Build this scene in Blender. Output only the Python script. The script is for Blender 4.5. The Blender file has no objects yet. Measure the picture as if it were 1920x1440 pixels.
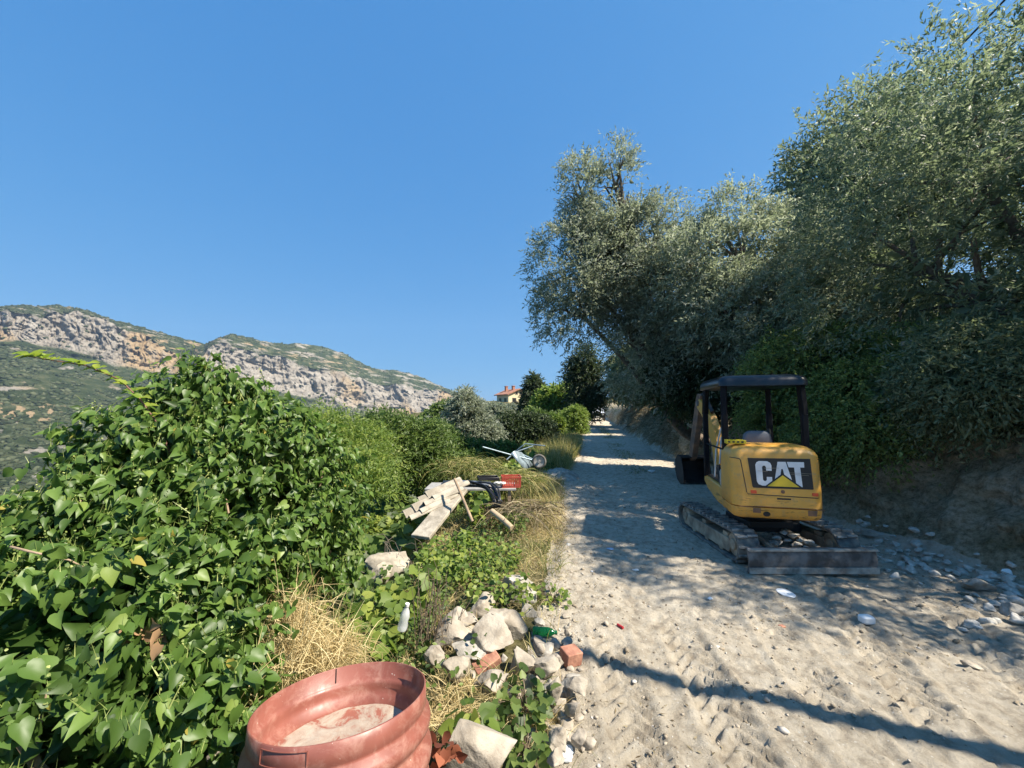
import bpy, bmesh, math, random
import numpy as np
from mathutils import Vector, Matrix
R = math.radians
PI = math.pi
sc = bpy.context.scene
col = sc.collection

# ------------------------------------------------------------------ camera, sky, sun, exposure
EYE = 1.65
PITCH = math.atan(50 / 737.0)
cam = bpy.data.cameras.new('camera')
camo = bpy.data.objects.new('camera', cam)
col.objects.link(camo)
cam.sensor_width = 36.0
cam.lens = 737 / 1920 * 36.0
cam.clip_start = 0.05
cam.clip_end = 12000
camo.location = (0, 0, EYE)
camo.rotation_euler = (PI / 2 + PITCH, 0, 0)
sc.camera = camo

SUN_EL = R(50)
SUN_AZ = R(113)          # clockwise from +Y
w = bpy.data.worlds.new('World')
sc.world = w
w.use_nodes = True
wt = w.node_tree
bg = wt.nodes['Background']
sky = wt.nodes.new('ShaderNodeTexSky')
sky.sky_type = 'NISHITA'
sky.sun_disc = False
sky.sun_elevation = SUN_EL
sky.sun_rotation = SUN_AZ
sky.altitude = 500
sky.air_density = 1.0
sky.dust_density = 0.3
sky.ozone_density = 3.0
# sky gradient flattened and tinted by a per-channel power curve on its colour
sep = wt.nodes.new('ShaderNodeSeparateColor'); cmb = wt.nodes.new('ShaderNodeCombineColor')
wt.links.new(sky.outputs[0], sep.inputs[0])
for ch, (k_, g_) in enumerate(((.235, .78), (.80, .40), (1.78, .22))):
    pw = wt.nodes.new('ShaderNodeMath'); pw.operation = 'POWER'; pw.inputs[1].default_value = g_
    ml = wt.nodes.new('ShaderNodeMath'); ml.operation = 'MULTIPLY'; ml.inputs[1].default_value = k_
    wt.links.new(sep.outputs[ch], pw.inputs[0]); wt.links.new(pw.outputs[0], ml.inputs[0]); wt.links.new(ml.outputs[0], cmb.inputs[ch])
wt.links.new(cmb.outputs[0], bg.inputs['Color'])
bg.inputs['Strength'].default_value = 0.115

sl = bpy.data.lights.new('sun', 'SUN')
sl.energy = 4.3
sl.angle = R(0.53)
sl.color = (1.0, 0.91, 0.78)
so = bpy.data.objects.new('sun', sl)
col.objects.link(so)
SD = Vector((math.sin(SUN_AZ) * math.cos(SUN_EL), math.cos(SUN_AZ) * math.cos(SUN_EL), math.sin(SUN_EL)))
so.rotation_euler = SD.to_track_quat('Z', 'Y').to_euler()
so.location = (30, -10, 40)

sc.view_settings.view_transform = 'Standard'
sc.view_settings.look = 'None'
sc.view_settings.exposure = 1.4
sc.view_settings.gamma = 1.0
sc.cycles.max_bounces = 8
sc.cycles.transparent_max_bounces = 8
sc.cycles.volume_bounces = 0
sc.cycles.use_denoising = True

# ------------------------------------------------------------------ helpers
def smooth(a, b, x):
    t = np.clip((x - a) / (b - a), 0, 1)
    return t * t * (3 - 2 * t)

def _hash(ix, iy, iz, s):
    h = (ix.astype(np.int64) * 374761393 + iy.astype(np.int64) * 668265263 + iz.astype(np.int64) * 2147483647 + s * 974634777) & 0xFFFFFFFF
    h = ((h ^ (h >> 13)) * 1274126177) & 0xFFFFFFFF
    h = (h ^ (h >> 16)) & 0xFFFFFF
    return h / float(0xFFFFFF) * 2 - 1

def noise(x, y, z=0.0, s=0):
    x = np.asarray(x, float); y = np.asarray(y, float); z = np.asarray(z, float) + 0 * x
    fx, fy, fz = np.floor(x), np.floor(y), np.floor(z)
    u, v, q = x - fx, y - fy, z - fz
    u = u * u * (3 - 2 * u); v = v * v * (3 - 2 * v); q = q * q * (3 - 2 * q)
    r = 0
    for a in (0, 1):
        for b in (0, 1):
            for c in (0, 1):
                r = r + _hash(fx + a, fy + b, fz + c, s) * (u if a else 1 - u) * (v if b else 1 - v) * (q if c else 1 - q)
    return r

def fbm(x, y, z=0.0, s=0, o=4):
    r = 0; a = 1.0; f = 1.0
    for k in range(o):
        r = r + a * noise(np.asarray(x) * f, np.asarray(y) * f, np.asarray(z) * f, s + k)
        a *= .5; f *= 2.03
    return r / 1.6

def meta(o, label=None, cat=None, group=None, kind=None):
    if label: o['label'] = label
    if cat: o['category'] = cat
    if group: o['group'] = group
    if kind: o['kind'] = kind
    return o

def link(name, me, mat=None, parent=None, smooth_angle=None):
    o = bpy.data.objects.new(name, me)
    col.objects.link(o)
    if mat is not None:
        for m in (mat if isinstance(mat, (list, tuple)) else [mat]):
            me.materials.append(m)
    if parent is not None: o.parent = parent
    if smooth_angle is not None:
        me.polygons.foreach_set('use_smooth', np.ones(len(me.polygons), bool))
        if smooth_angle < 180: me.set_sharp_from_angle(angle=R(smooth_angle))
    return o

def mesh_np(name, V, F, mat=None, parent=None, rnd=None, sm=None):
    V = np.asarray(V, np.float32); F = np.asarray(F, np.int32)
    me = bpy.data.meshes.new(name)
    k = F.shape[1]
    me.vertices.add(len(V)); me.vertices.foreach_set('co', V.ravel())
    me.loops.add(F.size); me.loops.foreach_set('vertex_index', F.ravel())
    me.polygons.add(len(F)); me.polygons.foreach_set('loop_start', np.arange(0, F.size, k, dtype=np.int32))
    me.update(calc_edges=True)
    if rnd is not None:
        a = me.attributes.new('rnd', 'FLOAT', 'POINT')
        a.data.foreach_set('value', np.asarray(rnd, np.float32))
    return link(name, me, mat, parent, sm)

class MB:
    """collects faces for one hard-surface mesh"""
    def __init__(s): s.v = []; s.f = []
    def add(s, V, F):
        n = len(s.v); s.v += [tuple(p) for p in V]; s.f += [tuple(i + n for i in q) for q in F]; return s
    def box(s, c, d, rot=None):
        x, y, z = d[0] / 2, d[1] / 2, d[2] / 2
        P = [Vector((a * x, b * y, e * z)) for a in (-1, 1) for b in (-1, 1) for e in (-1, 1)]
        if rot is not None: P = [rot @ p for p in P]
        P = [p + Vector(c) for p in P]
        return s.add(P, [(0, 1, 3, 2), (4, 6, 7, 5), (0, 4, 5, 1), (2, 3, 7, 6), (0, 2, 6, 4), (1, 5, 7, 3)])
    def prism(s, pts, fn, a, b):
        """pts 2-D outline; fn(p, t) -> 3-D; a, b the two offsets"""
        n = len(pts)
        V = [fn(p, a) for p in pts] + [fn(p, b) for p in pts]
        return s.add(V, [tuple(range(n))[::-1], tuple(range(n, 2 * n))] + [(i, (i + 1) % n, n + (i + 1) % n, n + i) for i in range(n)])
    def tube(s, pts, r, n=10, cap=True):
        pts = [Vector(p) for p in pts]
        rs = r if isinstance(r, (list, tuple)) else [r] * len(pts)
        V = []; F = []; side = None
        for i, p in enumerate(pts):
            d = (pts[min(i + 1, len(pts) - 1)] - pts[max(i - 1, 0)]).normalized()
            if side is None: side = d.orthogonal().normalized()
            side = (side - d * side.dot(d)).normalized()
            up = d.cross(side)
            for k in range(n):
                a = 2 * PI * k / n
                V.append(p + (side * math.cos(a) + up * math.sin(a)) * rs[i])
        for i in range(len(pts) - 1):
            for k in range(n):
                F.append((i * n + k, i * n + (k + 1) % n, (i + 1) * n + (k + 1) % n, (i + 1) * n + k))
        if cap:
            F.append(tuple(range(n))[::-1]); F.append(tuple(range((len(pts) - 1) * n, len(pts) * n)))
        return s.add(V, F)
    def lathe(s, prof, c=(0, 0, 0), axis='z', n=32, close=False):
        V = []; F = []
        for (r, h) in prof:
            for k in range(n):
                a = 2 * PI * k / n
                x, y = r * math.cos(a), r * math.sin(a)
                V.append({'z': (c[0] + x, c[1] + y, c[2] + h), 'x': (c[0] + h, c[1] + x, c[2] + y), 'y': (c[0] + x, c[1] + h, c[2] + y)}[axis])
        m = len(prof)
        for i in range(m - 1 + (1 if close else 0)):
            for k in range(n):
                j = (i + 1) % m
                F.append((i * n + k, i * n + (k + 1) % n, j * n + (k + 1) % n, j * n + k))
        if not close:
            F.append(tuple(range(n))[::-1]); F.append(tuple(range((m - 1) * n, m * n)))
        return s.add(V, F)
    def build(s, name, mat, parent=None, bevel=0, sm=35, seg=2):
        me = bpy.data.meshes.new(name)
        me.from_pydata(s.v, [], s.f); me.update()
        bm = bmesh.new(); bm.from_mesh(me); bmesh.ops.recalc_face_normals(bm, faces=bm.faces); bm.to_mesh(me); bm.free()
        o = link(name, me, mat, parent, sm)
        if bevel:
            b = o.modifiers.new('bevel', 'BEVEL'); b.width = bevel; b.segments = seg; b.limit_method = 'ANGLE'; b.angle_limit = R(40)
        return o

def empty(name, loc=(0, 0, 0), rz=0):
    o = bpy.data.objects.new(name, None); col.objects.link(o); o.location = loc; o.rotation_euler = (0, 0, rz); o.empty_display_size = .2
    return o

CP, SP = math.cos(PITCH), math.sin(PITCH)
def ray(px, py):
    x, y, z = (px - 960) / 737.0, 1.0, (720 - py) / 737.0
    d = (x, CP * y - SP * z, SP * y + CP * z)
    return (d[0] / d[1], 1.0, d[2] / d[1])
def at(px, py, Y):
    d = ray(px, py); return Vector((d[0] * Y, Y, EYE + d[2] * Y))

# ------------------------------------------------------------------ materials
def newmat(name):
    m = bpy.data.materials.new(name); m.use_nodes = True
    nt = m.node_tree; return m, nt, nt.nodes['Principled BSDF']

def N(nt, t, **kw):
    n = nt.nodes.new(t)
    for k, v in kw.items(): setattr(n, k, v)
    return n

def ramp(nt, fac, stops):
    r = N(nt, 'ShaderNodeValToRGB')
    e = r.color_ramp.elements
    while len(e) < len(stops): e.new(.5)
    for i, (p, c) in enumerate(stops):
        e[i].position = p; e[i].color = tuple(c) + (1,) if len(c) == 3 else c
    nt.links.new(fac, r.inputs[0]); return r.outputs[0]

def ntex(nt, scale, detail=5, rough=.55, coord='Object', vec=None, dist=0.0, stretch=None):
    t = N(nt, 'ShaderNodeTexNoise'); t.inputs['Scale'].default_value = scale; t.inputs['Detail'].default_value = detail
    t.inputs['Roughness'].default_value = rough; t.inputs['Distortion'].default_value = dist
    if vec is None:
        vec = N(nt, 'ShaderNodeTexCoord').outputs[coord]
    if stretch:
        mp = N(nt, 'ShaderNodeMapping'); mp.inputs['Scale'].default_value = stretch; nt.links.new(vec, mp.inputs[0]); vec = mp.outputs[0]
    nt.links.new(vec, t.inputs['Vector']); return t.outputs[0]

def mixc(nt, f, a, b):
    m = N(nt, 'ShaderNodeMix', data_type='RGBA')
    for sck, v in ((m.inputs[0], f), (m.inputs[6], a), (m.inputs[7], b)):
        if isinstance(v, (int, float)): sck.default_value = v
        elif isinstance(v, tuple): sck.default_value = v + (1,)
        else: nt.links.new(v, sck)
    return m.outputs[2]

def bump(nt, bsdf, h, strength=.5, dist=.01):
    b = N(nt, 'ShaderNodeBump'); b.inputs['Strength'].default_value = strength; b.inputs['Distance'].default_value = dist
    nt.links.new(h, b.inputs['Height']); nt.links.new(b.outputs[0], bsdf.inputs['Normal'])

def leafmat(name, stops, rough=.5, transl=.3, spec=.4):
    m, nt, b = newmat(name)
    a = N(nt, 'ShaderNodeAttribute', attribute_name='rnd')
    c = ramp(nt, a.outputs['Fac'], stops)
    nt.links.new(c, b.inputs['Base Color'])
    b.inputs['Roughness'].default_value = rough
    b.inputs['Specular IOR Level'].default_value = spec
    tr = N(nt, 'ShaderNodeBsdfTranslucent')
    tm = N(nt, 'ShaderNodeMix', data_type='RGBA', blend_type='MULTIPLY'); tm.clamp_result = True; tm.inputs[0].default_value = 1
    nt.links.new(c, tm.inputs[6]); tm.inputs[7].default_value = (1.6, 1.65, 1.4, 1); nt.links.new(tm.outputs[2], tr.inputs['Color'])
    mx = N(nt, 'ShaderNodeMixShader'); mx.inputs[0].default_value = transl
    nt.links.new(b.outputs[0], mx.inputs[1]); nt.links.new(tr.outputs[0], mx.inputs[2])
    nt.links.new(mx.outputs[0], nt.nodes['Material Output'].inputs['Surface'])
    return m

def simple(name, c, rough=.6, var=.25, scale=8, metal=0.0, bmp=0.0, c2=None, bs=40, spec=.5):
    m, nt, b = newmat(name)
    n = ntex(nt, scale, 6)
    c2 = c2 or tuple(x * (1 - var) for x in c)
    k = ramp(nt, n, [(.38, c2), (.62, c)])
    nt.links.new(k, b.inputs['Base Color'])
    b.inputs['Roughness'].default_value = rough; b.inputs['Metallic'].default_value = metal
    b.inputs['Specular IOR Level'].default_value = spec
    if bmp: bump(nt, b, ntex(nt, bs, 6), bmp, .01)
    return m

M = {}
M['olive'] = leafmat('olive_leaf', [(0, (.08, .10, .06)), (.4, (.19, .215, .15)), (.75, (.28, .305, .235)), (1, (.44, .45, .39))], .55, .45, .35)
M['olive_pale'] = leafmat('pale_olive_leaf', [(0, (.09, .115, .065)), (.4, (.22, .25, .17)), (.75, (.32, .345, .265)), (1, (.46, .47, .40))], .55, .45, .35)
M['olive_green'] = leafmat('green_olive_leaf', [(0, (.06, .085, .045)), (.4, (.15, .19, .11)), (.75, (.24, .275, .185)), (1, (.44, .46, .37))], .5, .42, .4)
M['olive_dark'] = leafmat('dark_olive_leaf', [(0, (.06, .08, .035)), (.5, (.16, .19, .10)), (.8, (.23, .26, .15)), (1, (.32, .34, .24))], .55, .42, .35)
M['green'] = leafmat('green_leaf', [(0, (.035, .065, .018)), (.5, (.10, .155, .035)), (1, (.20, .26, .07))], .5, .42)
M['bright'] = leafmat('bright_leaf', [(0, (.07, .12, .02)), (.5, (.15, .22, .04)), (1, (.29, .33, .07))], .5, .42)
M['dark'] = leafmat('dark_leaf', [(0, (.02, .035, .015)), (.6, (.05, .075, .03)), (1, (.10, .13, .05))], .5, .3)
M['ivy'] = leafmat('ivy_leaf', [(0, (.035, .07, .014)), (.5, (.09, .16, .03)), (.85, (.15, .235, .05)), (.97, (.24, .31, .07)), (1, (.34, .29, .06))], .44, .34, .38)
M['bank'] = leafmat('bank_leaf', [(0, (.06, .085, .03)), (.5, (.17, .22, .065)), (.9, (.30, .36, .11)), (1, (.50, .42, .12))], .45, .45)
M['straw'] = leafmat('straw', [(0, (.26, .19, .08)), (.5, (.50, .39, .19)), (1, (.66, .56, .32))], .6, .2, .3)
M['brown'] = leafmat('dry_brush', [(0, (.09, .065, .035)), (.5, (.19, .15, .085)), (1, (.33, .28, .18))], .7, .15, .2)
M['red_leaf'] = leafmat('dry_red_leaf', [(0, (.12, .035, .02)), (1, (.35, .12, .06))], .6, .2)
M['weed'] = leafmat('weed_blade', [(0, (.07, .10, .025)), (.5, (.17, .19, .05)), (.8, (.36, .31, .12)), (1, (.50, .42, .22))], .6, .3, .3)
M['bark'] = simple('bark', (.17, .13, .095), .9, .5, 14, bmp=.8, bs=30)
M['twig'] = simple('twig_bark', (.20, .15, .10), .9, .5, 30)
M['rock'] = simple('limestone', (.40, .355, .285), .95, .3, 9, bmp=1, c2=(.24, .205, .16), bs=30)
M['rock2'] = simple('grey_limestone', (.42, .39, .34), .95, .3, 11, bmp=1, c2=(.25, .23, .19), bs=34)
M['rubble'] = simple('pale_rubble', (.62, .60, .55), .95, .3, 14, bmp=.8, c2=(.36, .34, .29), bs=30)
M['brick'] = simple('red_brick', (.40, .20, .13), .9, .3, 14, bmp=.6, c2=(.27, .115, .075))
M['white'] = simple('white_plastic', (.8, .8, .78), .45, .08, 5)
M['concrete'] = simple('pale_concrete', (.40, .355, .28), .9, .25, 9, bmp=.6, c2=(.24, .21, .16))
M['wood'] = simple('weathered_wood', (.36, .26, .17), .85, .4, 10, bmp=.5)
M['black'] = simple('black_plastic', (.02, .02, .022), .35, .3, 8)
M['steel'] = simple('worn_steel', (.35, .36, .37), .4, .35, 9, metal=.7)

# ------------------------------------------------------------------ terrain
def xl(y): return np.interp(y, [-40, 2.6, 4.2, 9.3, 15, 40, 65, 300], [.12, .16, .42, 1.1, 2.5, 7.1, 11.6, 56])
def xr(y): return np.interp(y, [-40, 6, 15, 40, 65, 300], [4.6, 4.65, 5.6, 9.8, 14.2, 58])
def rz(y): return np.interp(y, [-40, 12, 45, 70, 120, 300], [0, 0, .72, 1.4, 3, 3])
def terrain(x, y):
    x = np.asarray(x, float); y = np.asarray(y, float)
    x = x + .10 * noise(x * .9, y * .9, 0, 71) * smooth(1.0, 3, y)
    z = rz(y)
    tl = xl(y) - x; tr = x - xr(y)
    zn = np.interp(tl, [0, .5, 1.5, 3, 6, 10, 16, 60, 300, 600], [0, .05, -.28, -.9, -1.5, -2.2, -5, -28, -100, -160])
    zf = np.interp(tl, [0, 10, 25, 45, 100, 400], [.3, 1.2, 1.7, -2, -25, -120])
    wy = smooth(25, 95, y)
    left = zn * (1 - wy) + zf * wy
    right = np.interp(tr, [0, .12, .35, .7, 1.1, 3, 8, 30, 100, 400], [0, .10, .62, 1.15, 1.55, 2.0, 3.6, 11, 30, 60])
    right = right + smooth(0, .5, tr) * (.10 * fbm(x * 1.5, y * 1.5, 0, 5, 3) + .2 * noise(x * .4, y * .6, 0, 9))
    left = left + smooth(0, 1.5, tl) * .10 * fbm(x * 1.2, y * 1.2, 0, 15, 3)
    return z + np.where(tl > 0, left, 0) + np.where(tr > 0, right, 0)
def roadmask(x, y):
    e = .14 * fbm(x * 1.3, y * 1.3, 0, 31, 3)
    return (x > xl(y) - .05 + e) & (x < xr(y) + .12 + e)
def detail(x, y):
    near = 1 - smooth(8, 30, y)
    d = .014 * fbm(x * 1.1, y * 1.1, 0, 3, 3) + .009 * fbm(x * 5, y * 5, 0, 8, 4)
    n2 = fbm(x * 17, y * 17, 0, 12, 2)
    st_ = fbm(x * 1.2 + y * .25, y * .55, 0, 91, 3); d = d - .016 * smooth(.05, .0, np.abs(st_)) * (noise(x, y, 0, 92) > -.1)
    d = d + .015 * n2 + .016 * np.maximum(noise(x * 30, y * 30, 0, 13) - .45, 0) * 2
    # wheel ruts
    for off in (.9, 3.1):
        c = xl(y) + off + .1 * noise(y * .6, y * 0, 0, 4)
        d = d - .036 * np.exp(-((x - c) / .25) ** 2)
    # crawler prints left in the loose surface
    for (x0, y0, ang, wd) in ((.55, 1.3, .10, .15), (1.05, 1.3, .12, .15), (1.6, 1.6, .25, .15), (2.3, 2.3, .40, .14), (3.0, 2.2, .5, .14)):
        ux, uy = math.sin(ang), math.cos(ang)
        a = (x - x0) * ux + (y - y0) * uy; b = (x - x0) * uy - (y - y0) * ux
        m = smooth(wd, wd - .04, np.abs(b)) * smooth(-.9, 0, a) * (1 - smooth(1.4, 2.4, a)) * (noise(x * 2.5, y * 2.5, 0, 44) > -.35)
        lug = smooth(-.1, .5, np.sin(a * 2 * PI / .11 + 62 * np.abs(b))) - .5
        d = d + m * (.024 * lug - .016) + .014 * np.exp(-((np.abs(b) - wd - .02) / .025) ** 2) * (m.max() > 0) * smooth(-.9, 0, a) * (1 - smooth(1.4, 2.4, a))
    return d * near
def H(x, y):
    return float(terrain(x, y) + detail(np.array([float(x)]), np.array([float(y)]))[0])
def gp(px, py, it=12):
    """the ground point seen at a pixel"""
    d = ray(px, py); Y = 3.0
    lo, hi = .6, 200.0
    Ys = np.concatenate([np.linspace(.6, 12, 400), np.linspace(12, 150, 600)])
    zz = EYE + d[2] * Ys - terrain(d[0] * Ys, Ys)
    i = np.argmax(zz < 0)
    Y = Ys[i] if zz[i] < 0 else 100
    return Vector((d[0] * Y, Y, H(d[0] * Y, Y)))

def axis_x():
    a = np.arange(-1.2, 5.6, .017)
    l = [-1.2]; s = .022
    while l[-1] > -420: s *= 1.06; l.append(l[-1] - s)
    r = [a[-1]]; s = .022
    while r[-1] < 420: s = min(s * 1.04, .08) if r[-1] < 9 else s * 1.08; r.append(r[-1] + s)
    return np.array(l[::-1][:-1] + list(a) + r[1:])
def axis_y():
    r = [1.2]
    while r[-1] < 330: r.append(r[-1] + max(.015, .0070 * r[-1]))
    l = [1.2]; s = .03
    while l[-1] > -60: s *= 1.15; l.append(l[-1] - s)
    return np.array(l[::-1][:-1] + r)
X, Y = np.meshgrid(axis_x(), axis_y())
Z = terrain(X, Y) + detail(X, Y)
tr_ = X - xr(Y)
bk = smooth(.0, .3, tr_) * (1 - smooth(1.3, 2.0, tr_)) * (1 - smooth(15, 40, Y))
Xd = X + bk * (.24 * fbm(Y * 1.6, Z * 2.2, 0, 52, 4) + .09 * fbm(Y * 6, Z * 6, X, 53, 4))
nr, nc = X.shape
V = np.stack([Xd, Y, Z], -1).reshape(-1, 3)
idx = np.arange(nr * nc).reshape(nr, nc)
F = np.stack([idx[:-1, :-1], idx[:-1, 1:], idx[1:, 1:], idx[1:, :-1]], -1).reshape(-1, 4)
fx = (X[:-1, :-1] + X[1:, 1:]).ravel() / 2; fy = (Y[:-1, :-1] + Y[1:, 1:]).ravel() / 2
rm = roadmask(fx, fy) & (fy < 110)
bm_ = (~rm) & (fx > xr(fy)) & (fx < xr(fy) + 1.5) & (fy < 60)

def dirt_material():
    m, nt, b = newmat('dirt_road')
    big = ntex(nt, .9, 7, .7, 'Object', dist=.6)
    fine = ntex(nt, 9, 8, .7, 'Object')
    c1 = ramp(nt, big, [(.35, (.36, .31, .235)), (.5, (.48, .42, .325)), (.66, (.56, .50, .40))])
    c2 = ramp(nt, fine, [(.35, (.18, .145, .105)), (.5, (.46, .405, .315)), (.66, (.62, .57, .47))])
    c = mixc(nt, .55, c1, c2)
    v = N(nt, 'ShaderNodeTexVoronoi'); v.inputs['Scale'].default_value = 34
    nt.links.new(N(nt, 'ShaderNodeTexCoord').outputs['Object'], v.inputs['Vector'])
    pe = ramp(nt, v.outputs['Distance'], [(.12, (1, 1, 1)), (.22, (0, 0, 0))])
    sel = ramp(nt, v.outputs['Color'], [(.62, (0, 0, 0)), (.66, (1, 1, 1))])
    mm = N(nt, 'ShaderNodeMath', operation='MULTIPLY'); nt.links.new(pe, mm.inputs[0]); nt.links.new(sel, mm.inputs[1])
    c = mixc(nt, mm.outputs[0], c, (.60, .57, .50))
    nt.links.new(c, b.inputs['Base Color']); b.inputs['Roughness'].default_value = 1; b.inputs['Specular IOR Level'].default_value = .15
    bump(nt, b, ntex(nt, 24, 10, .8), 1.0, .035)
    return m
def soil_material():
    m, nt, b = newmat('weedy_soil')
    n = ntex(nt, .9, 8, .65)
    c = ramp(nt, n, [(.32, (.06, .075, .025)), (.47, (.12, .12, .05)), (.6, (.24, .19, .11)), (.75, (.33, .27, .18))])
    f = ramp(nt, ntex(nt, 14, 8, .7), [(.35, (.45, .45, .4)), (.65, (1, 1, 1))])
    mu = N(nt, 'ShaderNodeMix', data_type='RGBA', blend_type='MULTIPLY'); mu.inputs[0].default_value = 1
    nt.links.new(c, mu.inputs[6]); nt.links.new(f, mu.inputs[7])
    nt.links.new(mu.outputs[2], b.inputs['Base Color']); b.inputs['Roughness'].default_value = 1; b.inputs['Specular IOR Level'].default_value = .1
    bump(nt, b, ntex(nt, 20, 9, .7), 1, .04)
    return m
def bank_material():
    m, nt, b = newmat('clay_bank')
    n = ntex(nt, 1.6, 8, .65, dist=.6)
    c = ramp(nt, n, [(.3, (.26, .22, .12)), (.45, (.52, .43, .28)), (.6, (.62, .53, .38)), (.75, (.68, .60, .46))])
    f = ramp(nt, ntex(nt, 15, 12, .8), [(.36, (.30, .28, .22)), (.58, (1, 1, 1))])
    mu = N(nt, 'ShaderNodeMix', data_type='RGBA', blend_type='MULTIPLY'); mu.inputs[0].default_value = 1
    nt.links.new(c, mu.inputs[6]); nt.links.new(f, mu.inputs[7])
    nt.links.new(mu.outputs[2], b.inputs['Base Color']); b.inputs['Roughness'].default_value = 1; b.inputs['Specular IOR Level'].default_value = .1
    bump(nt, b, ntex(nt, 11, 12, .8), 1, .12)
    return m
M['dirt'] = dirt_material(); M['soil'] = soil_material(); M['clay'] = bank_material()
def sub(name, mask, mat):
    f = F[mask]; u, inv = np.unique(f, return_inverse=True)
    o = mesh_np(name, V[u], inv.reshape(f.shape), mat, None, None, 180)
    return meta(o, kind='structure')
sub('dirt_road', rm, M['dirt'])
sub('earth_bank', bm_, M['clay'])
sub('ground', (~rm) & (~bm_), M['soil'])

# ------------------------------------------------------------------ mountain
ridge = ([-420, -200, 0, 30, 60, 100, 150, 200, 260, 320, 360, 378, 400, 430, 460, 500, 540, 560, 600, 640, 680, 700, 740, 780, 820, 860, 920, 1000, 1120],
         [600, 575, 570, 569, 571, 569, 579, 597, 612, 629, 639, 644, 633, 625, 631, 641, 644, 643, 648, 661, 681, 691, 694, 703, 721, 739, 765, 790, 800])
ctop = ([-420, 0, 60, 110, 150, 180, 220, 260, 300, 330, 352, 375, 395, 430, 470, 520, 560, 600, 640, 680, 720, 760, 820, 860, 920, 1000, 1120],
        [612, 578, 588, 584, 584, 594, 616, 622, 646, 668, 686, 664, 642, 648, 660, 672, 684, 692, 698, 708, 722, 726, 734, 746, 770, 794, 803])
cbot = ([-420, 0, 40, 80, 120, 170, 220, 260, 300, 330, 352, 375, 420, 480, 540, 580, 620, 680, 740, 800, 860, 920, 1000, 1120],
        [664, 646, 650, 660, 670, 684, 696, 702, 708, 706, 722, 736, 738, 742, 748, 756, 772, 782, 788, 790, 792, 797, 803, 812])
us = np.arange(-420, 1121, 1.3)
jr = 1.2 * noise(us / 9, us * 0, 0, 3) + .8 * noise(us / 4, us * 0, 0, 4)
yr_ = np.interp(us, *ridge) + jr
yt_ = np.interp(us, *ctop) + 5 * noise(us / 22, us * 0, 0, 5) + 2.5 * noise(us / 7, us * 0, 0, 6)
yt_ = np.maximum(yt_, yr_ + 3)
yb_ = np.maximum(np.interp(us, *cbot) + 4 * noise(us / 30, us * 0, 0, 7), yt_ + 3)
Dc = np.interp(us, [-420, 0, 370, 860, 1120], [900, 1000, 1250, 1900, 2300])
rows = []
def rowset(ya, yb, ra, rb, n, p=1.0):
    for k in range(n):
        t = k / n; rows.append((ya * (1 - t) + yb * t, ra * (1 - t) + rb * t ** p if False else (ra + (rb - ra) * t ** p)))
def lerp(a, b, t): return a + (b - a) * t
rowY = []; rowD = []; rowK = []
ybot = np.full_like(us, 1010.0)
rowY.append(yr_ + 60); rowD.append(Dc * 1.25); rowK.append(0 * us)
for k in range(46):
    t = k / 46; rowY.append(lerp(yr_, yt_, t)); rowD.append(lerp(Dc, Dc * .86, t)); rowK.append(0 * us + .0)
for k in range(64):
    t = k / 64; rowY.append(lerp(yt_, yb_, t)); rowD.append(lerp(Dc * .86, Dc * .825, t)); rowK.append(0 * us + np.sin(PI * min(1, t * 1.05 + .06)) ** .4)
for k in range(121):
    t = k / 120; rowY.append(lerp(yb_, ybot, t ** 1.25)); rowD.append(lerp(Dc * .825, Dc * .27, t ** .8)); rowK.append(0 * us)
PYm = np.array(rowY); PD = np.array(rowD); PK = np.array(rowK)
U = np.tile(us, (PYm.shape[0], 1))
RX = (U - 960) / 737
cosA = 1 / np.sqrt(1 + RX ** 2)
# deep ravine between the two crags, fissures and ledges on the cliff faces
zpx = PYm / 1.0
WU = U + 16 * fbm(U / 40, zpx / 26, 0, 81, 3); WZ = zpx + 9 * fbm(U / 34, zpx / 22, 0, 82, 3)
fis = np.abs(fbm(WU / 19, WZ / 60, 0, 21, 4)); fis2 = np.abs(noise(WU / 8, WZ / 22, 0, 26))
led = .6 * np.abs(noise(WU / 35, (WZ - .25 * U) / 5.0, 0, 27)) + .9 * fbm(U / 9, zpx / 7, 0, 28, 3)
but = fbm(U / 55, zpx / 300, 0, 61, 2)
PD = PD * (1 + PK * (.024 * (.35 - fis) + .008 * fis2 + .030 * but) + PK * .008 * led)
rav = np.exp(-((U - 347 - (zpx - 690) * .1) / 20) ** 2) * smooth(628, 700, zpx) * (1 - smooth(760, 880, zpx))
PD = PD * (1 + .10 * rav)
PD = PD * (1 + (1 - PK) * .012 * fbm(U / 40, zpx / 14, 0, 33, 4) * smooth(0, 6, zpx - yr_[None, :]))
MX = RX * PD; MY = PD; MZ = EYE + np.array([[0.0]]) + PD * ((770 - PYm) / 737 * 1.0)
MV = np.stack([MX, MY, MZ], -1).reshape(-1, 3)
a, b_ = PYm.shape
mi = np.arange(a * b_).reshape(a, b_)
MF = np.stack([mi[:-1, :-1], mi[1:, :-1], mi[1:, 1:], mi[:-1, 1:]], -1).reshape(-1, 4)
rocky = PK * (1.0 - .30 * (fbm(U / 30, zpx / 9, 0, 35, 3) > .42))
up = (zpx < yt_[None, :])
rocky = np.where(up, .12 + smooth(-.2, .7, fbm(U / 13 - zpx / 9, (zpx - .15 * U) / 3.2, 0, 36, 4)) * .42, rocky)
low = zpx > yb_[None, :] + 1
clr = smooth(.22, .55, fbm(U / 42, zpx / 13, 0, 39, 4)) * .5 * (1 - smooth(150, 420, U))
clr = np.maximum(clr, np.exp(-((U - 5) / 60) ** 2 - ((zpx - 728) / 5) ** 2) * .8)
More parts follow.
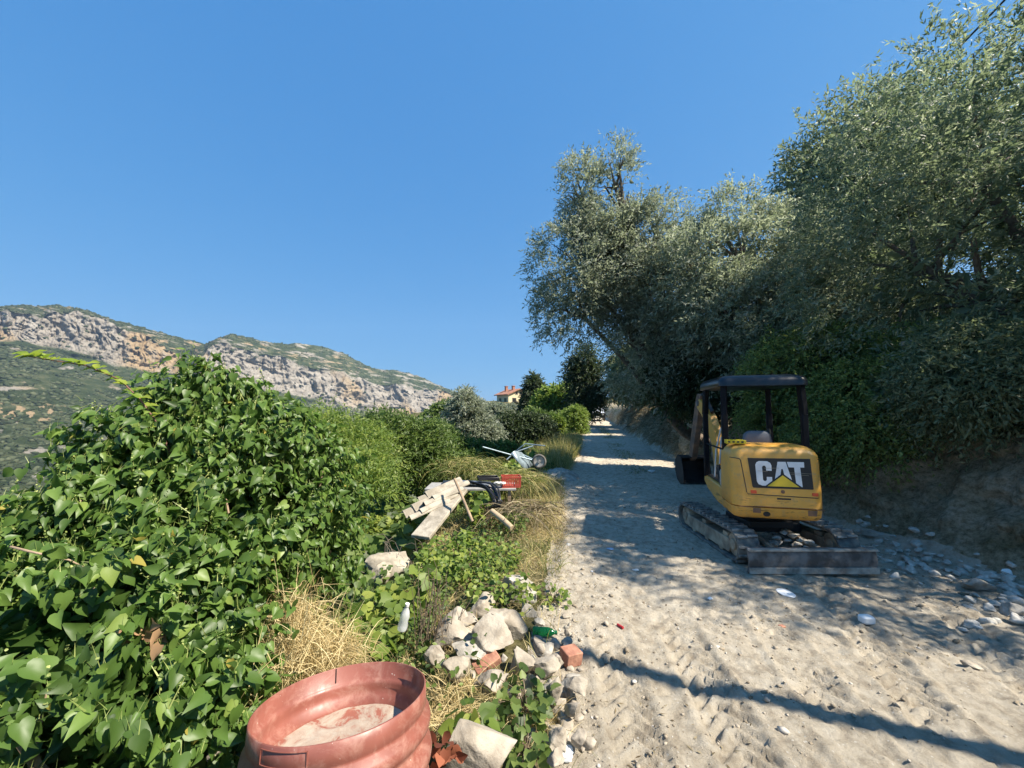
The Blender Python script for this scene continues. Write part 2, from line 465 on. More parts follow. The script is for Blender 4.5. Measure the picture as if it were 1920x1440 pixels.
clr = np.maximum(clr, np.exp(-((U - 50) / 75) ** 2 - ((zpx - 775) / 20) ** 2) * smooth(-.2, .4, fbm(U / 12, zpx / 6, 0, 77, 3)))
rocky = np.where(low, clr, rocky)

def mountain_material():
    m, nt, b = newmat('mountain')
    g = N(nt, 'ShaderNodeAttribute', attribute_name='rnd')
    oc = N(nt, 'ShaderNodeTexCoord').outputs['Object']
    veg = ramp(nt, ntex(nt, .03, 8, .7, vec=oc), [(.35, (.030, .042, .020)), (.5, (.055, .072, .034)), (.65, (.115, .12, .065))])
    rk1 = ramp(nt, ntex(nt, .02, 8, .65, vec=oc, stretch=(1, 1, 2.5)), [(.34, (.235, .21, .175)), (.5, (.335, .30, .25)), (.66, (.40, .365, .31))])
    och = ramp(nt, ntex(nt, .006, 3, .5, vec=oc, stretch=(1, 1, .6)), [(.52, (0, 0, 0)), (.62, (1, 1, 1))])
    rk = mixc(nt, och, rk1, (.38, .28, .165))
    st = ramp(nt, ntex(nt, .05, 7, .7, vec=oc, stretch=(1.5, 1.5, .55), dist=.9), [(.38, (.55, .53, .5)), (.55, (1, 1, 1))])
    mu = N(nt, 'ShaderNodeMix', data_type='RGBA', blend_type='MULTIPLY'); mu.inputs[0].default_value = .5
    nt.links.new(rk, mu.inputs[6]); nt.links.new(st, mu.inputs[7])
    ad = N(nt, 'ShaderNodeMath', operation='ADD'); nt.links.new(g.outputs['Fac'], ad.inputs[0])
    nn = N(nt, 'ShaderNodeMath', operation='MULTIPLY_ADD'); nn.inputs[1].default_value = 1.3; nn.inputs[2].default_value = -.65
    nt.links.new(ntex(nt, .06, 8, .75, vec=oc), nn.inputs[0]); nt.links.new(nn.outputs[0], ad.inputs[1])
    f = ramp(nt, ad.outputs[0], [(.26, (0, 0, 0)), (.56, (1, 1, 1))])
    c = mixc(nt, f, veg, mu.outputs[2])
    nt.links.new(c, b.inputs['Base Color']); b.inputs['Roughness'].default_value = 1; b.inputs['Specular IOR Level'].default_value = 0
    bump(nt, b, ntex(nt, .08, 9, .75, vec=oc), 1, 9)
    return m
M['mountain'] = mountain_material()
meta(mesh_np('mountain', MV, MF, M['mountain'], None, rocky.ravel(), 180), kind='structure')

# ------------------------------------------------------------------ foliage
def unit(v): return v / np.maximum(np.linalg.norm(v, axis=-1, keepdims=True), 1e-9)
SH = {
 'rhomb': (np.array([(0, 0, 0), (.5, .42, .0), (0, 1, -.06), (-.5, .42, .0)]), np.array([(0, 1, 2, 3)])),
 'oval': (np.array([(0, 0, 0), (.46, .3, .10), (.36, .7, .08), (0, 1, -.05), (-.36, .7, .08), (-.46, .3, .10)]), np.array([(0, 1, 2, 3), (0, 3, 4, 5)])),
 'ivy': (np.array([(0, 0, 0), (.30, -.10, .04), (.50, .22, .13), (.27, .62, .05), (0, 1, -.22), (-.27, .62, .05), (-.50, .22, .13), (-.30, -.10, .04), (0, .40, -.04)]),
         np.array([(0, 1, 2, 8), (8, 2, 3, 4), (0, 8, 6, 7), (8, 4, 5, 6)])),
 'ivyhi': (np.array([(0, 0, 0), (.15, -.10, .03), (.36, -.08, .09), (.48, .12, .14), (.45, .32, .13), (.30, .56, .07), (.13, .82, -.04), (0, 1.02, -.20), (-.13, .82, -.04), (-.30, .56, .07), (-.45, .32, .13), (-.48, .12, .14), (-.36, -.08, .09), (-.15, -.10, .03), (0, .12, -.01), (0, .34, -.02), (0, .60, -.05)]),
         np.array([(0, 1, 2, 14), (14, 2, 3, 4), (14, 4, 5, 15), (15, 5, 6, 16), (16, 6, 7, 8), (0, 14, 12, 13), (14, 10, 11, 12), (14, 15, 9, 10), (15, 16, 8, 9)])),
 'vine': (np.array([(0, 0, 0), (.36, -.12, .04), (.54, .24, .09), (.36, .62, .04), (.0, .95, -.14), (-.36, .62, .04), (-.54, .24, .09), (-.36, -.12, .04), (0, .38, -.05)]),
         np.array([(0, 1, 2, 8), (8, 2, 3, 4), (0, 8, 6, 7), (8, 4, 5, 6)])),
}
def leaves(P, D, Nn, L, Wd, shape, rng, rv=None):
    """one leaf per row: base P, direction D, facing Nn"""
    tv, tf = SH[shape]
    D = unit(D); S = unit(np.cross(D, Nn)); Nn = np.cross(S, D)
    n = len(P); k = len(tv)
    L = np.broadcast_to(L, (n,)); Wd = np.broadcast_to(Wd, (n,))
    Vv = (P[:, None] + S[:, None] * (tv[None, :, 0, None] * Wd[:, None, None]) + D[:, None] * (tv[None, :, 1, None] * L[:, None, None])
          + Nn[:, None] * (tv[None, :, 2, None] * L[:, None, None])).reshape(-1, 3)
    Ff = (tf[None] + (np.arange(n) * k)[:, None, None]).reshape(-1, 4)
    rv = rng.random(n) if rv is None else rv
    return Vv, Ff, np.repeat(rv, k)
def cat3(parts):
    Vs, Fs, Rs = [], [], []; o = 0
    for v, f, r in parts:
        Vs.append(v); Fs.append(f + o); Rs.append(r); o += len(v)
    return np.concatenate(Vs), np.concatenate(Fs), np.concatenate(Rs)
def inside(P, blobs, s=1.0):
    m = np.zeros(len(P), bool)
    for b in blobs:
        c = np.array(b[:3]); r = np.array(b[3:6]) * s
        m |= (((P - c) / r) ** 2).sum(1) < 1
    return m
def crown(seed, blobs, n, lpt=10, twig=.3, L=.08, Wd=.02, shape='rhomb', droop=.3, upb=.3, gate=-.25, gs=1.3, shell=.55, lump=.22, fill=.15, core=True, flat=0.0, ln=.6, coren=1.0):
    rng = np.random.default_rng(seed)
    B = np.array([b[:6] for b in blobs], float)
    wgt = (B[:, 3] * B[:, 4] * B[:, 5]) ** (2 / 3); wgt /= wgt.sum()
    k = rng.choice(len(B), n, p=wgt)
    u = unit(rng.normal(size=(n, 3)))
    q = B[k, :3] + u * B[k, 3:6]
    lum = 1 + lump * fbm(q[:, 0] * 1.1, q[:, 1] * 1.1, q[:, 2] * 1.1, seed + 1, 3)
    r = (shell + (1 - shell) * rng.random(n) ** .7) * lum
    m = rng.random(n) < fill
    r[m] = rng.random(m.sum()) ** .5 * .8
    P = B[k, :3] + u * B[k, 3:6] * r[:, None]
    keep = (noise(P[:, 0] * gs * 1.3, P[:, 1] * gs * 1.3, P[:, 2] * gs * 1.3, seed + 5) + .5 * noise(P[:, 0] * gs * 3.1, P[:, 1] * gs * 3.1, P[:, 2] * gs * 3.1, seed + 6)) > gate
    P, u = P[keep], u[keep]
    n = len(P)
    D = unit(u + np.array([0, 0, upb]) + rng.normal(size=(n, 3)) * .55)
    t = np.linspace(.1, 1, lpt)[None, :] + rng.random((n, lpt)) * .08
    tl = twig * (.6 + .8 * rng.random(n))
    Q = P[:, None] + D[:, None] * (t * tl[:, None])[..., None]
    Q[..., 2] -= droop * t ** 2 * tl[:, None]
    Ld = D[:, None] * ln + rng.normal(size=(n, lpt, 3)) * .55
    Ld[..., 2] -= droop * .8
    Nn = rng.normal(size=(n, lpt, 3)) * (1 - flat * .7) + np.array([.6, -.6, 1.0]) * .95
    Q = Q.reshape(-1, 3)
    sz = .7 + .6 * rng.random(len(Q))
    out = [leaves(Q, Ld.reshape(-1, 3), Nn.reshape(-1, 3), L * sz, Wd * sz, shape, rng,
                  np.clip(np.repeat(rng.random(n), lpt) * .45 + rng.random(len(Q)) * .55, 0, 1))]
    if core:  # larger, darker leaves added inside the crown to block light
        vol = (B[:, 3] * B[:, 4] * B[:, 5]).sum()
        nc_ = int(min(16000, 600 + vol * 420) * coren)
        k = rng.choice(len(B), nc_, p=wgt); u = unit(rng.normal(size=(nc_, 3)))
        P = B[k, :3] + u * B[k, 3:6] * (rng.random(nc_) ** .45 * .72)[:, None]
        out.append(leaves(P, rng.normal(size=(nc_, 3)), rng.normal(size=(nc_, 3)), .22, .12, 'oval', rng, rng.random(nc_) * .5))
    return cat3(out)

def limbs(base, blobs, r0, seed, parent, mat='bark', name='trunk'):
    rng = random.Random(seed); mb = MB(); base = Vector(base)
    cx = sum(b[0] for b in blobs) / len(blobs); cy = sum(b[1] for b in blobs) / len(blobs); zb = min(b[2] - b[5] for b in blobs)
    fork = Vector((base.x * .55 + cx * .45, base.y * .6 + cy * .4, max(base.z + .4 * (zb - base.z) + .35, base.z + .5)))
    mid = (base + fork) / 2 + Vector((rng.uniform(-.1, .1), rng.uniform(-.1, .1), 0))
    mb.tube([base - Vector((0, 0, .2)), base + Vector((0, 0, .12)), mid, fork], [r0 * 1.5, r0 * 1.15, r0, r0 * .85], 12)
    for b in blobs:
        c = Vector(b[:3])
        m1 = fork.lerp(c, .5) + Vector((rng.uniform(-.2, .2), rng.uniform(-.2, .2), rng.uniform(.0, .25)))
        mb.tube([fork, m1, c], [r0 * .6, r0 * .42, r0 * .28], 8)
        for k in range(7):
            d = Vector((rng.gauss(0, 1), rng.gauss(0, 1), rng.gauss(.4, .8))).normalized()
            e = c + Vector((d.x * b[3], d.y * b[4], d.z * b[5])) * .85
            mm = c.lerp(e, .5) + Vector((rng.uniform(-.12, .12),) * 3)
            mb.tube([c.lerp(m1, rng.random() * .5), mm, e], [r0 * .26, r0 * .14, r0 * .04], 6)
    return mb.build(name, M[mat], parent, 0, 60)

def plant(name, label, cat, seed, base, blobs, n, mat, group=None, r0=.12, trunk='trunk', crown_name='crown', **kw):
    t = empty(name, base); meta(t, label, cat, group)
    bl = [(b[0] - base[0], b[1] - base[1], b[2] - base[2]) + tuple(b[3:6]) for b in blobs]
    v, f, r = crown(seed, bl, n, **kw)
    mesh_np(crown_name, v, f, M[mat], t, r)
    if trunk: limbs((0, 0, 0), bl, r0, seed, t, name=trunk)
    return t

# --- the trees on the bank, right of the track
G_OL = 'olive trees on the bank right of the track'
def onb(x, y): return (x, y, float(terrain(x, y)))
plant('olive_tree', 'huge silvery olive tree filling the upper right corner above the clay bank', 'olive tree', 11, onb(7.6, 5.6),
      [(7.4, 6.0, 5.35, 2.15, 1.7, 2.2), (6.6, 6.3, 4.1, 1.75, 1.5, 1.9), (9.0, 6.0, 6.3, 2.4, 1.9, 2.1), (6.9, 5.7, 3.4, 1.3, 1.1, 1.0), (8.6, 4.6, 4.0, 2.2, 1.5, 1.9),
       (7.4, 3.0, 5.3, 1.9, 1.7, 1.9), (6.7, 2.9, 3.6, 1.3, 1.1, 1.2)],
      26000, 'olive_green', G_OL, .2, lpt=11, twig=.38, L=.094, Wd=.025, gate=.0, coren=.04, shell=.8, fill=.07, droop=.25, upb=.35, lump=.25)
plant('olive_tree', 'dark bluish olive tree rising behind the huge silvery one, its crown against the sky', 'olive tree', 12, onb(12.6, 14.4),
      [(13.0, 14.1, 9.9, 2.9, 2.3, 3.3), (12.0, 14.2, 6.0, 2.8, 2.0, 2.4), (16, 14.6, 10.6, 3.2, 2.4, 3.0)],
      12000, 'olive_dark', G_OL, .22, lpt=10, twig=.6, L=.17, Wd=.055, gate=-.35, lump=.35)
plant('olive_tree', 'pale grey green olive tree between the tall leaning one and the huge one', 'olive tree', 13, onb(6.3, 9.2),
      [(4.5, 9.4, 4.9, .9, .9, 1.2), (5.4, 9.3, 5.6, .9, .9, 1.2), (6.5, 9.0, 5.0, .9, .9, 1.3), (5.0, 8.8, 3.7, .9, .8, 1.0), (6.2, 8.5, 3.6, 1.1, .8, 1.1), (5.3, 8.4, 2.7, .9, .7, .7), (7.0, 8.6, 3.5, .9, .9, 1.2)],
      13500, 'olive_pale', G_OL, .16, lpt=10, twig=.42, L=.10, Wd=.028, gate=-.2, upb=.7, lump=.42, coren=.05, shell=.72, fill=.08)
plant('olive_tree', 'tall olive tree leaning over the track, with a ragged two-pronged top', 'olive tree', 14, onb(5.6, 11.4),
      [(2.0, 11, 7.9, .55, .6, 1.0), (3.0, 11.1, 8.3, .62, .7, 1.05), (3.3, 11.1, 7.3, .7, .8, .8), (2.5, 11, 6.9, .8, .9, .8), (3.2, 11, 6.2, 1.05, 1.0, 1.0), (1.9, 11, 5.8, 1.15, 1.1, 1.3), (1.75, 11, 4.6, 1.0, 1.0, 1.0), (3.2, 11, 5.0, 1.1, 1.1, 1.2), (4.1, 11, 6.6, .9, .9, 1.0),
       (4.2, 10.6, 5.3, 1.2, 1.1, 1.2), (4.3, 10.4, 3.9, 1.4, 1.2, 1.3), (3.7, 10.6, 3.2, 1.1, 1.0, 1.1)],
      18500, 'olive', G_OL, .17, lpt=11, twig=.42, L=.10, Wd=.030, gate=-.1, droop=.2, upb=.5, lump=.5, coren=.05, shell=.7, fill=.1)
G_BS = 'shrubs growing on the bank right of the track'
bs = [
 ('leafy dark shrub on the bank top straight behind the excavator canopy', 5.9, 7.2, [(5.6, 7.2, 2.4, 1.0, .8, .9), (5.0, 7.3, 1.6, .6, .6, .6), (5.1, 6.6, 1.2, .3, .5, .4)], 5200, 'bank', 'oval', .06, .03),
 ('bright leaved shrub spilling down the bank right of the excavator canopy', 5.9, 6.0, [(5.5, 6.0, 1.9, .8, .7, .6), (5.0, 6.1, 1.35, .5, .6, .45), (6.3, 6.0, 2.2, .9, .7, .7), (5.05, 5.5, 1.4, .3, .4, .35)], 6000, 'bank', 'oval', .05, .026),
 ('drooping olive shoots hanging over the bare clay bank at the right edge', 6.3, 4.9, [(6.1, 5.0, 2.1, .9, .6, .7), (5.5, 4.9, 1.85, .5, .6, .45), (6.9, 4.6, 2.2, 1.1, .7, .8), (5.9, 4.2, 2.1, .5, .5, .5), (5.3, 4.7, 1.95, .3, .4, .3)], 9000, 'olive_dark', 'rhomb', .07, .022),
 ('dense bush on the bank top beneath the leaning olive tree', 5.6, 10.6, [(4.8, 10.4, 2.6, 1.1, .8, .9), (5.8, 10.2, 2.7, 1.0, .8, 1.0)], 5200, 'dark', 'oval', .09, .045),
 ('dark bush on the bank between the leaning olive tree and the parked car', 5.9, 14, [(5.9, 14, 3.4, 1.3, 1.1, 1.2), (7.0, 13.5, 3.5, 1.4, 1.2, 1.5), (6.3, 15.5, 4.2, 1.2, 1.2, 1.5)], 7000, 'olive_dark', 'oval', .11, .05),
 ('farthest dark bush along the right side of the track, next to the parked car', 8.6, 26, [(8.4, 25, 3.9, 1.9, 1.8, 1.9), (9.4, 29, 4.6, 2.3, 1.8, 2.4), (7.8, 20, 3.8, 1.5, 1.4, 1.5)], 6000, 'olive_dark', 'oval', .18, .09),
]
for i, (lb, x, y, bl, n, mt, shp, L, Wd) in enumerate(bs):
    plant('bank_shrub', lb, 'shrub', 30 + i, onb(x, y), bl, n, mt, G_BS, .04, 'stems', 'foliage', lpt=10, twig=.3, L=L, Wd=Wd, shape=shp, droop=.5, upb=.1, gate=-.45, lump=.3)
# backdrop of hillside growth behind the trees
wb = []
rg = np.random.default_rng(5)
for k in range(26):
    y = rg.uniform(4, 30); x = xr(y) + rg.uniform(4.5, 9); z = float(terrain(x, y))
    wb.append((x, y, z + .5, rg.uniform(1.5, 2.4), rg.uniform(1.3, 2), rg.uniform(.9, 1.5)))
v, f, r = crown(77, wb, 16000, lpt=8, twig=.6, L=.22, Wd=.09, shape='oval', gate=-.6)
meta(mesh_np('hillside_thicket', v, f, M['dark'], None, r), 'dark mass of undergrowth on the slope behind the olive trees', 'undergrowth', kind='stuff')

# dry hanging brush on the bank left of the excavator
def blades(P, D, L, Wd, bend, rng, rv=None):
    """thin curved strips of 4 segments"""
    n = len(P); D = unit(D); S = unit(np.cross(D, rng.normal(size=(n, 3))))
    L = np.broadcast_to(L, (n,))[:, None, None]; Wd = np.broadcast_to(Wd, (n,))[:, None, None]; bend = np.broadcast_to(bend, (n,))[:, None]
    t = np.array([0, .25, .5, .75, 1.0])[None, :, None]
    c = P[:, None] + D[:, None] * t * L
    c[..., 2] -= bend * (t[..., 0] ** 2) * L[..., 0]
    wv = Wd * np.array([1, .9, .75, .5, .15])[None, :, None] / 2
    Vv = np.stack([c - S[:, None] * wv, c + S[:, None] * wv], 2).reshape(-1, 3)
    q = np.array([(0, 1, 3, 2), (2, 3, 5, 4), (4, 5, 7, 6), (6, 7, 9, 8)])
    Ff = (q[None] + (np.arange(n) * 10)[:, None, None]).reshape(-1, 4)
    rv = rng.random(n) if rv is None else rv
    return Vv, Ff, np.repeat(rv, 10)
def tz(x, y): return terrain(x, y)
rng = np.random.default_rng(91)
n = 9000
yy = rng.uniform(7.2, 34, n) ; yy = 7.2 + (yy - 7.2) * rng.random(n) ** .5
xx = xr(yy) + rng.uniform(.15, 1.5, n)
P = np.stack([xx, yy, tz(xx, yy) + .02], 1)
m = noise(P[:, 0] * 1.2, P[:, 1] * .8, P[:, 2], 3) > -.25
P = P[m]; n = len(P)
D = np.stack([-rng.random(n) * 1.0 - .1, rng.normal(0, .5, n), rng.random(n) * .8 + .1], 1)
v, f, r = blades(P, D, rng.uniform(.3, .75, n), .008 + .0006 * P[:, 1], rng.uniform(.5, 1.4, n), rng)
meta(mesh_np('dry_brush', v, f, M['brown'], None, r), 'dry brown brush hanging down the bank left of the excavator', 'brush', kind='stuff')

# --- plants left of the track, middle distance and beyond
G_LT = 'trees and bushes on the terraces left of the track'
def pb(px, py, Y, wpx, hpx, dy=None):
    c = at(px, py, Y); return (c.x, c.y, c.z, wpx * Y / 737, dy or wpx * Y / 737, hpx * Y / 737)
def lp(name, label, cat, seed, Y, specs, n, mat, trunk='trunk', **kw):
    bl = [pb(*s[:2], Y + (s[4] if len(s) > 4 else 0), s[2], s[3]) for s in specs]
    bx = sum(b[0] for b in bl) / len(bl); by = sum(b[1] for b in bl) / len(bl)
    base = (bx, by, float(terrain(bx, by)))
    return plant(name, label, cat, seed, base, bl, n, mat, G_LT, kw.pop('r0', .08), trunk, 'crown', **kw)
lp('willow_bush', 'feathery yellow green bush just right of the ivy, nearest of the terrace bushes', 'bush', 41, 7.5, [(650, 872, 42, 44), (610, 850, 30, 44, .4), (575, 850, 40, 50), (700, 866, 36, 40, .8), (672, 838, 16, 30, .5), (612, 812, 14, 28, .3), (640, 910, 70, 30, -.6)], 6500, 'bright', lpt=12, twig=.55, L=.085, Wd=.022, upb=.8, gate=-.25, droop=.3, lump=.45)
lp('willow_bush', 'rounded yellow green bush between the ivy and the grey leaved olive tree', 'bush', 42, 9.5, [(776, 842, 32, 34), (732, 832, 26, 32), (745, 868, 50, 30), (804, 838, 16, 26), (712, 812, 12, 22)], 6500, 'green', lpt=12, twig=.55, L=.095, Wd=.03, upb=.8, gate=-.25, droop=.3, lump=.45)
lp('green_bush', 'small deep green bush right of the rounded yellow green bush', 'bush', 43, 11, [(815, 838, 32, 30), (845, 850, 30, 24)], 3500, 'green', lpt=10, twig=.4, L=.08, Wd=.04, shape='oval', gate=-.5)
lp('young_olive_tree', 'grey leaved young olive tree with a wispy top, left of the farmhouse', 'olive tree', 44, 16, [(872, 782, 21, 30), (864, 822, 28, 36), (900, 818, 22, 26), (872, 752, 8, 14)], 6500, 'olive', lpt=10, twig=.5, L=.12, Wd=.045, gate=-.35, upb=.6, lump=.35)
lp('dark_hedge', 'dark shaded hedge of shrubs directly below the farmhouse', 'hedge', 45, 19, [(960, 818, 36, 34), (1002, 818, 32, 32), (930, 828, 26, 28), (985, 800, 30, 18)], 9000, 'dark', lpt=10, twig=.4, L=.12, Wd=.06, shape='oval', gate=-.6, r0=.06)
lp('green_bush', 'green bush on the skyline left of the young grey olive tree', 'bush', 46, 30, [(838, 782, 26, 22), (818, 790, 16, 15)], 3500, 'green', lpt=9, twig=.6, L=.2, Wd=.1, shape='oval', gate=-.5)
lp('green_bush', 'light green bush on the slope just below the yellow wall of the farmhouse', 'bush', 47, 62, [(930, 775, 22, 12), (958, 778, 20, 12), (985, 778, 18, 13), (905, 774, 14, 11)], 5000, 'olive', lpt=8, twig=1.0, L=.4, Wd=.2, shape='oval', gate=-.5)
lp('fir_tree', 'small dark fir tree standing against the sky right beside the farmhouse', 'conifer', 48, 45, [(1000, 762, 15, 16), (1000, 745, 11, 14), (1001, 728, 7, 12), (1001, 714, 3, 9)], 3800, 'dark', lpt=8, twig=.8, L=.35, Wd=.12, shape='oval', gate=-.3, upb=-.2, lump=.5)
lp('leafy_tree', 'bright green leafy tree right of the small fir, against the sky', 'tree', 49, 36, [(1045, 755, 27, 24), (1022, 768, 18, 20), (1066, 752, 16, 24), (1040, 780, 28, 18)], 7500, 'bright', lpt=9, twig=.8, L=.3, Wd=.15, shape='oval', gate=-.5)
lp('green_bush', 'shaded green bush under the bright leafy tree, left of the track', 'bush', 50, 27, [(1022, 800, 24, 18), (1000, 790, 18, 16), (1052, 798, 20, 20)], 5000, 'green', lpt=9, twig=.5, L=.18, Wd=.09, shape='oval', gate=-.5)
lp('cedar_tree', 'tall black green cedar with layered arms at the far end of the track', 'conifer', 51, 32, [(1096, 745, 18, 26), (1095, 712, 17, 22), (1094, 685, 15, 18), (1098, 662, 10, 14), (1078, 700, 9, 5), (1112, 722, 16, 30)], 3200, 'dark', lpt=8, twig=1.0, L=.28, Wd=.08, shape='oval', coren=.1, gate=-.1, upb=-.2, lump=.5)
lp('ivy_covered_post', 'stubby ivy-wrapped post left of the far track', 'post', 52, 20, [(1047, 792, 10, 10), (1046, 808, 9, 12), (1048, 822, 8, 10)], 2600, 'bright', lpt=8, twig=.15, L=.09, Wd=.07, shape='ivy', gate=-.9, r0=.07, trunk='post')
lp('yellow_shrub', 'yellowish shrub at the left edge of the far track', 'shrub', 53, 24, [(1078, 782, 14, 16), (1072, 803, 15, 16), (1084, 800, 9, 12)], 3600, 'bright', lpt=9, twig=.4, L=.14, Wd=.05, gate=-.5)
lp('green_bush', 'low green bush left of the farmhouse below the skyline', 'bush', 54, 48, [(850, 806, 34, 16), (800, 806, 30, 14), (760, 810, 34, 16), (700, 800, 40, 16)], 7000, 'green', lpt=8, twig=.8, L=.3, Wd=.16, shape='oval', gate=-.5)
lp('green_bush', 'broad green bush behind the feathery bushes under the far cliffs', 'bush', 55, 16, [(640, 812, 46, 22), (560, 806, 50, 26), (710, 816, 40, 20), (790, 822, 36, 16)], 6500, 'olive', lpt=9, twig=.7, L=.13, Wd=.05, gate=-.3, lump=.5, upb=.6)
lp('green_bush', 'long green bush left of the dark hedge, behind the cut branches', 'bush', 56, 13, [(890, 862, 40, 22), (840, 872, 34, 20), (940, 862, 30, 18)], 4500, 'green', lpt=9, twig=.4, L=.1, Wd=.06, shape='ivy', gate=-.5)

# far woodland clumps on the mountain slope
def clumps():
    bmx = bmesh.new(); bmesh.ops.create_icosphere(bmx, subdivisions=1, radius=1)
    iv = np.array([v.co[:] for v in bmx.verts]); jf = np.array([[v.index for v in f.verts] for f in bmx.faces]); bmx.free()
    rng = np.random.default_rng(8)
    n = 30000
    ri = rng.integers(1, a, n); ci = rng.integers(0, b_, n)
    lowm = PYm[ri, ci] > yb_[ci] + 1; upm = PYm[ri, ci] < yt_[ci]
    fl = ri * b_ + ci
    rk_ = rocky.ravel()[fl]
    keep = (lowm & (rng.random(n) > rk_ * 1.8) & (noise(U[ri, ci] / 25, PYm[ri, ci] / 8, 0, 88) > -.45)) | (upm & (rng.random(n) > .45 + rk_)) | (rng.random(n) < .03)
    keep &= U[ri, ci] > -330
    fl = fl[keep]; n = len(fl)
    P = MV[fl]; s = rng.uniform(1.5, 4.2, n) * (.6 + .5 * P[:, 1] / 1000) 
    s = s * np.where(PYm.ravel()[fl] < yt_[ci[keep]], .6, 1)
    J = iv[None] * (1 + .35 * rng.normal(size=(n, len(iv), 1))) * s[:, None, None] * np.array([1.15, 1.15, .85])
    Vv = (P[:, None] + J + np.array([0, 0, .3])).reshape(-1, 3)
    Ff = (jf[None] + (np.arange(n) * len(iv))[:, None, None]).reshape(-1, 3)
    return Vv, Ff, np.repeat(rng.random(n), len(iv))
v, f, r = clumps()
M['far_wood'] = leafmat('far_trees', [(0, (.03, .040, .022)), (.5, (.052, .064, .035)), (1, (.095, .105, .06))], .9, 0.0, 0)
meta(mesh_np('mountain_woodland', v, f, M['far_wood'], None, r), 'scrub and low woodland covering the mountain slope', 'woodland', kind='stuff')

# ------------------------------------------------------------------ the ivy mound in front
rng = np.random.default_rng(101)
IB = [pb(390, 752, 2.6, 46, 62, .3), pb(330, 790, 2.5, 40, 45, .25), pb(440, 790, 2.65, 45, 50, .3), pb(470, 850, 2.7, 110, 88, .42), pb(300, 850, 2.4, 85, 92, .38), pb(570, 930, 2.9, 72, 112, .4), pb(215, 985, 2.1, 100, 100, .38),
      pb(50, 1085, 1.9, 120, 108, .38), pb(400, 1010, 2.3, 165, 130, .48), pb(150, 1190, 1.65, 215, 150, .4), pb(390, 1200, 1.85, 125, 135, .33),
      pb(90, 1400, 1.32, 220, 165, .33), pb(325, 1400, 1.48, 120, 130, .27), pb(-150, 1180, 1.7, 220, 190, .4), pb(-150, 1420, 1.4, 220, 200, .4), pb(600, 1010, 3.1, 50, 90, .3)]
ibase = (-1.6, 2.1, float(terrain(-1.6, 2.1)))
ivy = meta(empty('ivy_mound', ibase), 'big glossy green ivy mound filling the lower left foreground', 'ivy')
def ivy_part():
    B = np.array(IB); wg = (B[:, 3] * B[:, 4] * B[:, 5]) ** (2 / 3); wg /= wg.sum()
    n = 34000
    nt0, lp_ = 5200, 9
    k = rng.choice(len(B), nt0, p=wg); u = unit(rng.normal(size=(nt0, 3)))
    q = B[k, :3] + u * B[k, 3:6]
    lum = 1 + .22 * fbm(q[:, 0] * 2.2, q[:, 1] * 2.2, q[:, 2] * 2.2, 5, 3)
    P0 = B[k, :3] + u * B[k, 3:6] * ((.74 + .26 * rng.random(nt0)) * lum)[:, None]
    ok = ~inside(P0, IB, .66)
    ok &= noise(P0[:, 0] * 3.6, P0[:, 1] * 3.6, P0[:, 2] * 3.6, 9) > -.38
    P0, u0 = P0[ok], u[ok]; nt0 = len(P0)
    TD = unit(u0 + np.array([0, 0, .7]) + rng.normal(size=(nt0, 3)) * .5)
    tt = np.linspace(.05, 1, lp_)[None] + rng.random((nt0, lp_)) * .1
    tl0 = rng.uniform(.08, .24, nt0)
    P = P0[:, None] + TD[:, None] * (tt * tl0[:, None])[..., None]; P[..., 2] -= .25 * tt ** 2 * tl0[:, None]
    P = P.reshape(-1, 3) + rng.normal(size=(nt0 * lp_, 3)) * .012; u = np.repeat(u0, lp_, 0); TDr = np.repeat(TD, lp_, 0); n = len(P)
    D = TDr * .2 + u * .3 + np.array([0, 0, -.85]) + rng.normal(size=(n, 3)) * .55
    Nn = u * .8 + np.array([.25, -.3, .6]) + rng.normal(size=(n, 3)) * .55
    L = rng.uniform(.028, .070, n)
    age = np.clip(rng.normal(.45, .22, n), 0, .93); age[rng.random(n) < .006] = 1.0
    parts = [leaves(P, D, Nn, L, L * rng.uniform(.58, .88, n), 'ivyhi', rng, age)]
    nc_ = 9000
    k = rng.choice(len(B), nc_, p=wg); u = unit(rng.normal(size=(nc_, 3)))
    Q = B[k, :3] + u * B[k, 3:6] * (rng.random(nc_) ** .4 * .66)[:, None]
    Q = Q[Q[:, 1] > 1.25]; nc_ = len(Q)
    parts.append(leaves(Q, rng.normal(size=(nc_, 3)), rng.normal(size=(nc_, 3)), .085, .06, 'ivy', rng, rng.random(nc_) * .4))  # inner leaves added as a light-blocking core, kept to the darker tones
    v, f, r = cat3(parts)
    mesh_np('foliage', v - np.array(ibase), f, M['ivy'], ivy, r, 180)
    # leaf stalks and upright flower spikes
    m = rng.random(len(P)) < .5
    A = P[m]; d = -D[m] * .3 + np.array([0, 0, .5]) + rng.normal(size=(m.sum(), 3)) * .2
    s1 = blades(A, d, .045, .0022, .1, rng)
    top = (rng.random(len(P)) < .045) & (u[0:1, 2].repeat(len(P)) > -2)
    A = P[top]; nt_ = len(A)
    dd = np.array([0, 0, 1.0]) + rng.normal(size=(nt_, 3)) * .35
    s2 = blades(A, dd, rng.uniform(.05, .12, nt_), .0045, .05, rng)
    kn = []
    for t in (.35, .5, .62, .74, .85, .95):
        kn.append(leaves(A + unit(dd) * .10 * t, rng.normal(size=(nt_, 3)), rng.normal(size=(nt_, 3)), .010, .010, 'oval', rng))
    v, f, r = cat3([s1, s2] + kn)
    mesh_np('flower_spikes', v - np.array(ibase), f, leafmat('ivy_spike', [(0, (.16, .22, .05)), (1, (.38, .42, .14))], .5, .2), ivy, r)
ivy_part()
mb = MB(); rr = random.Random(4)
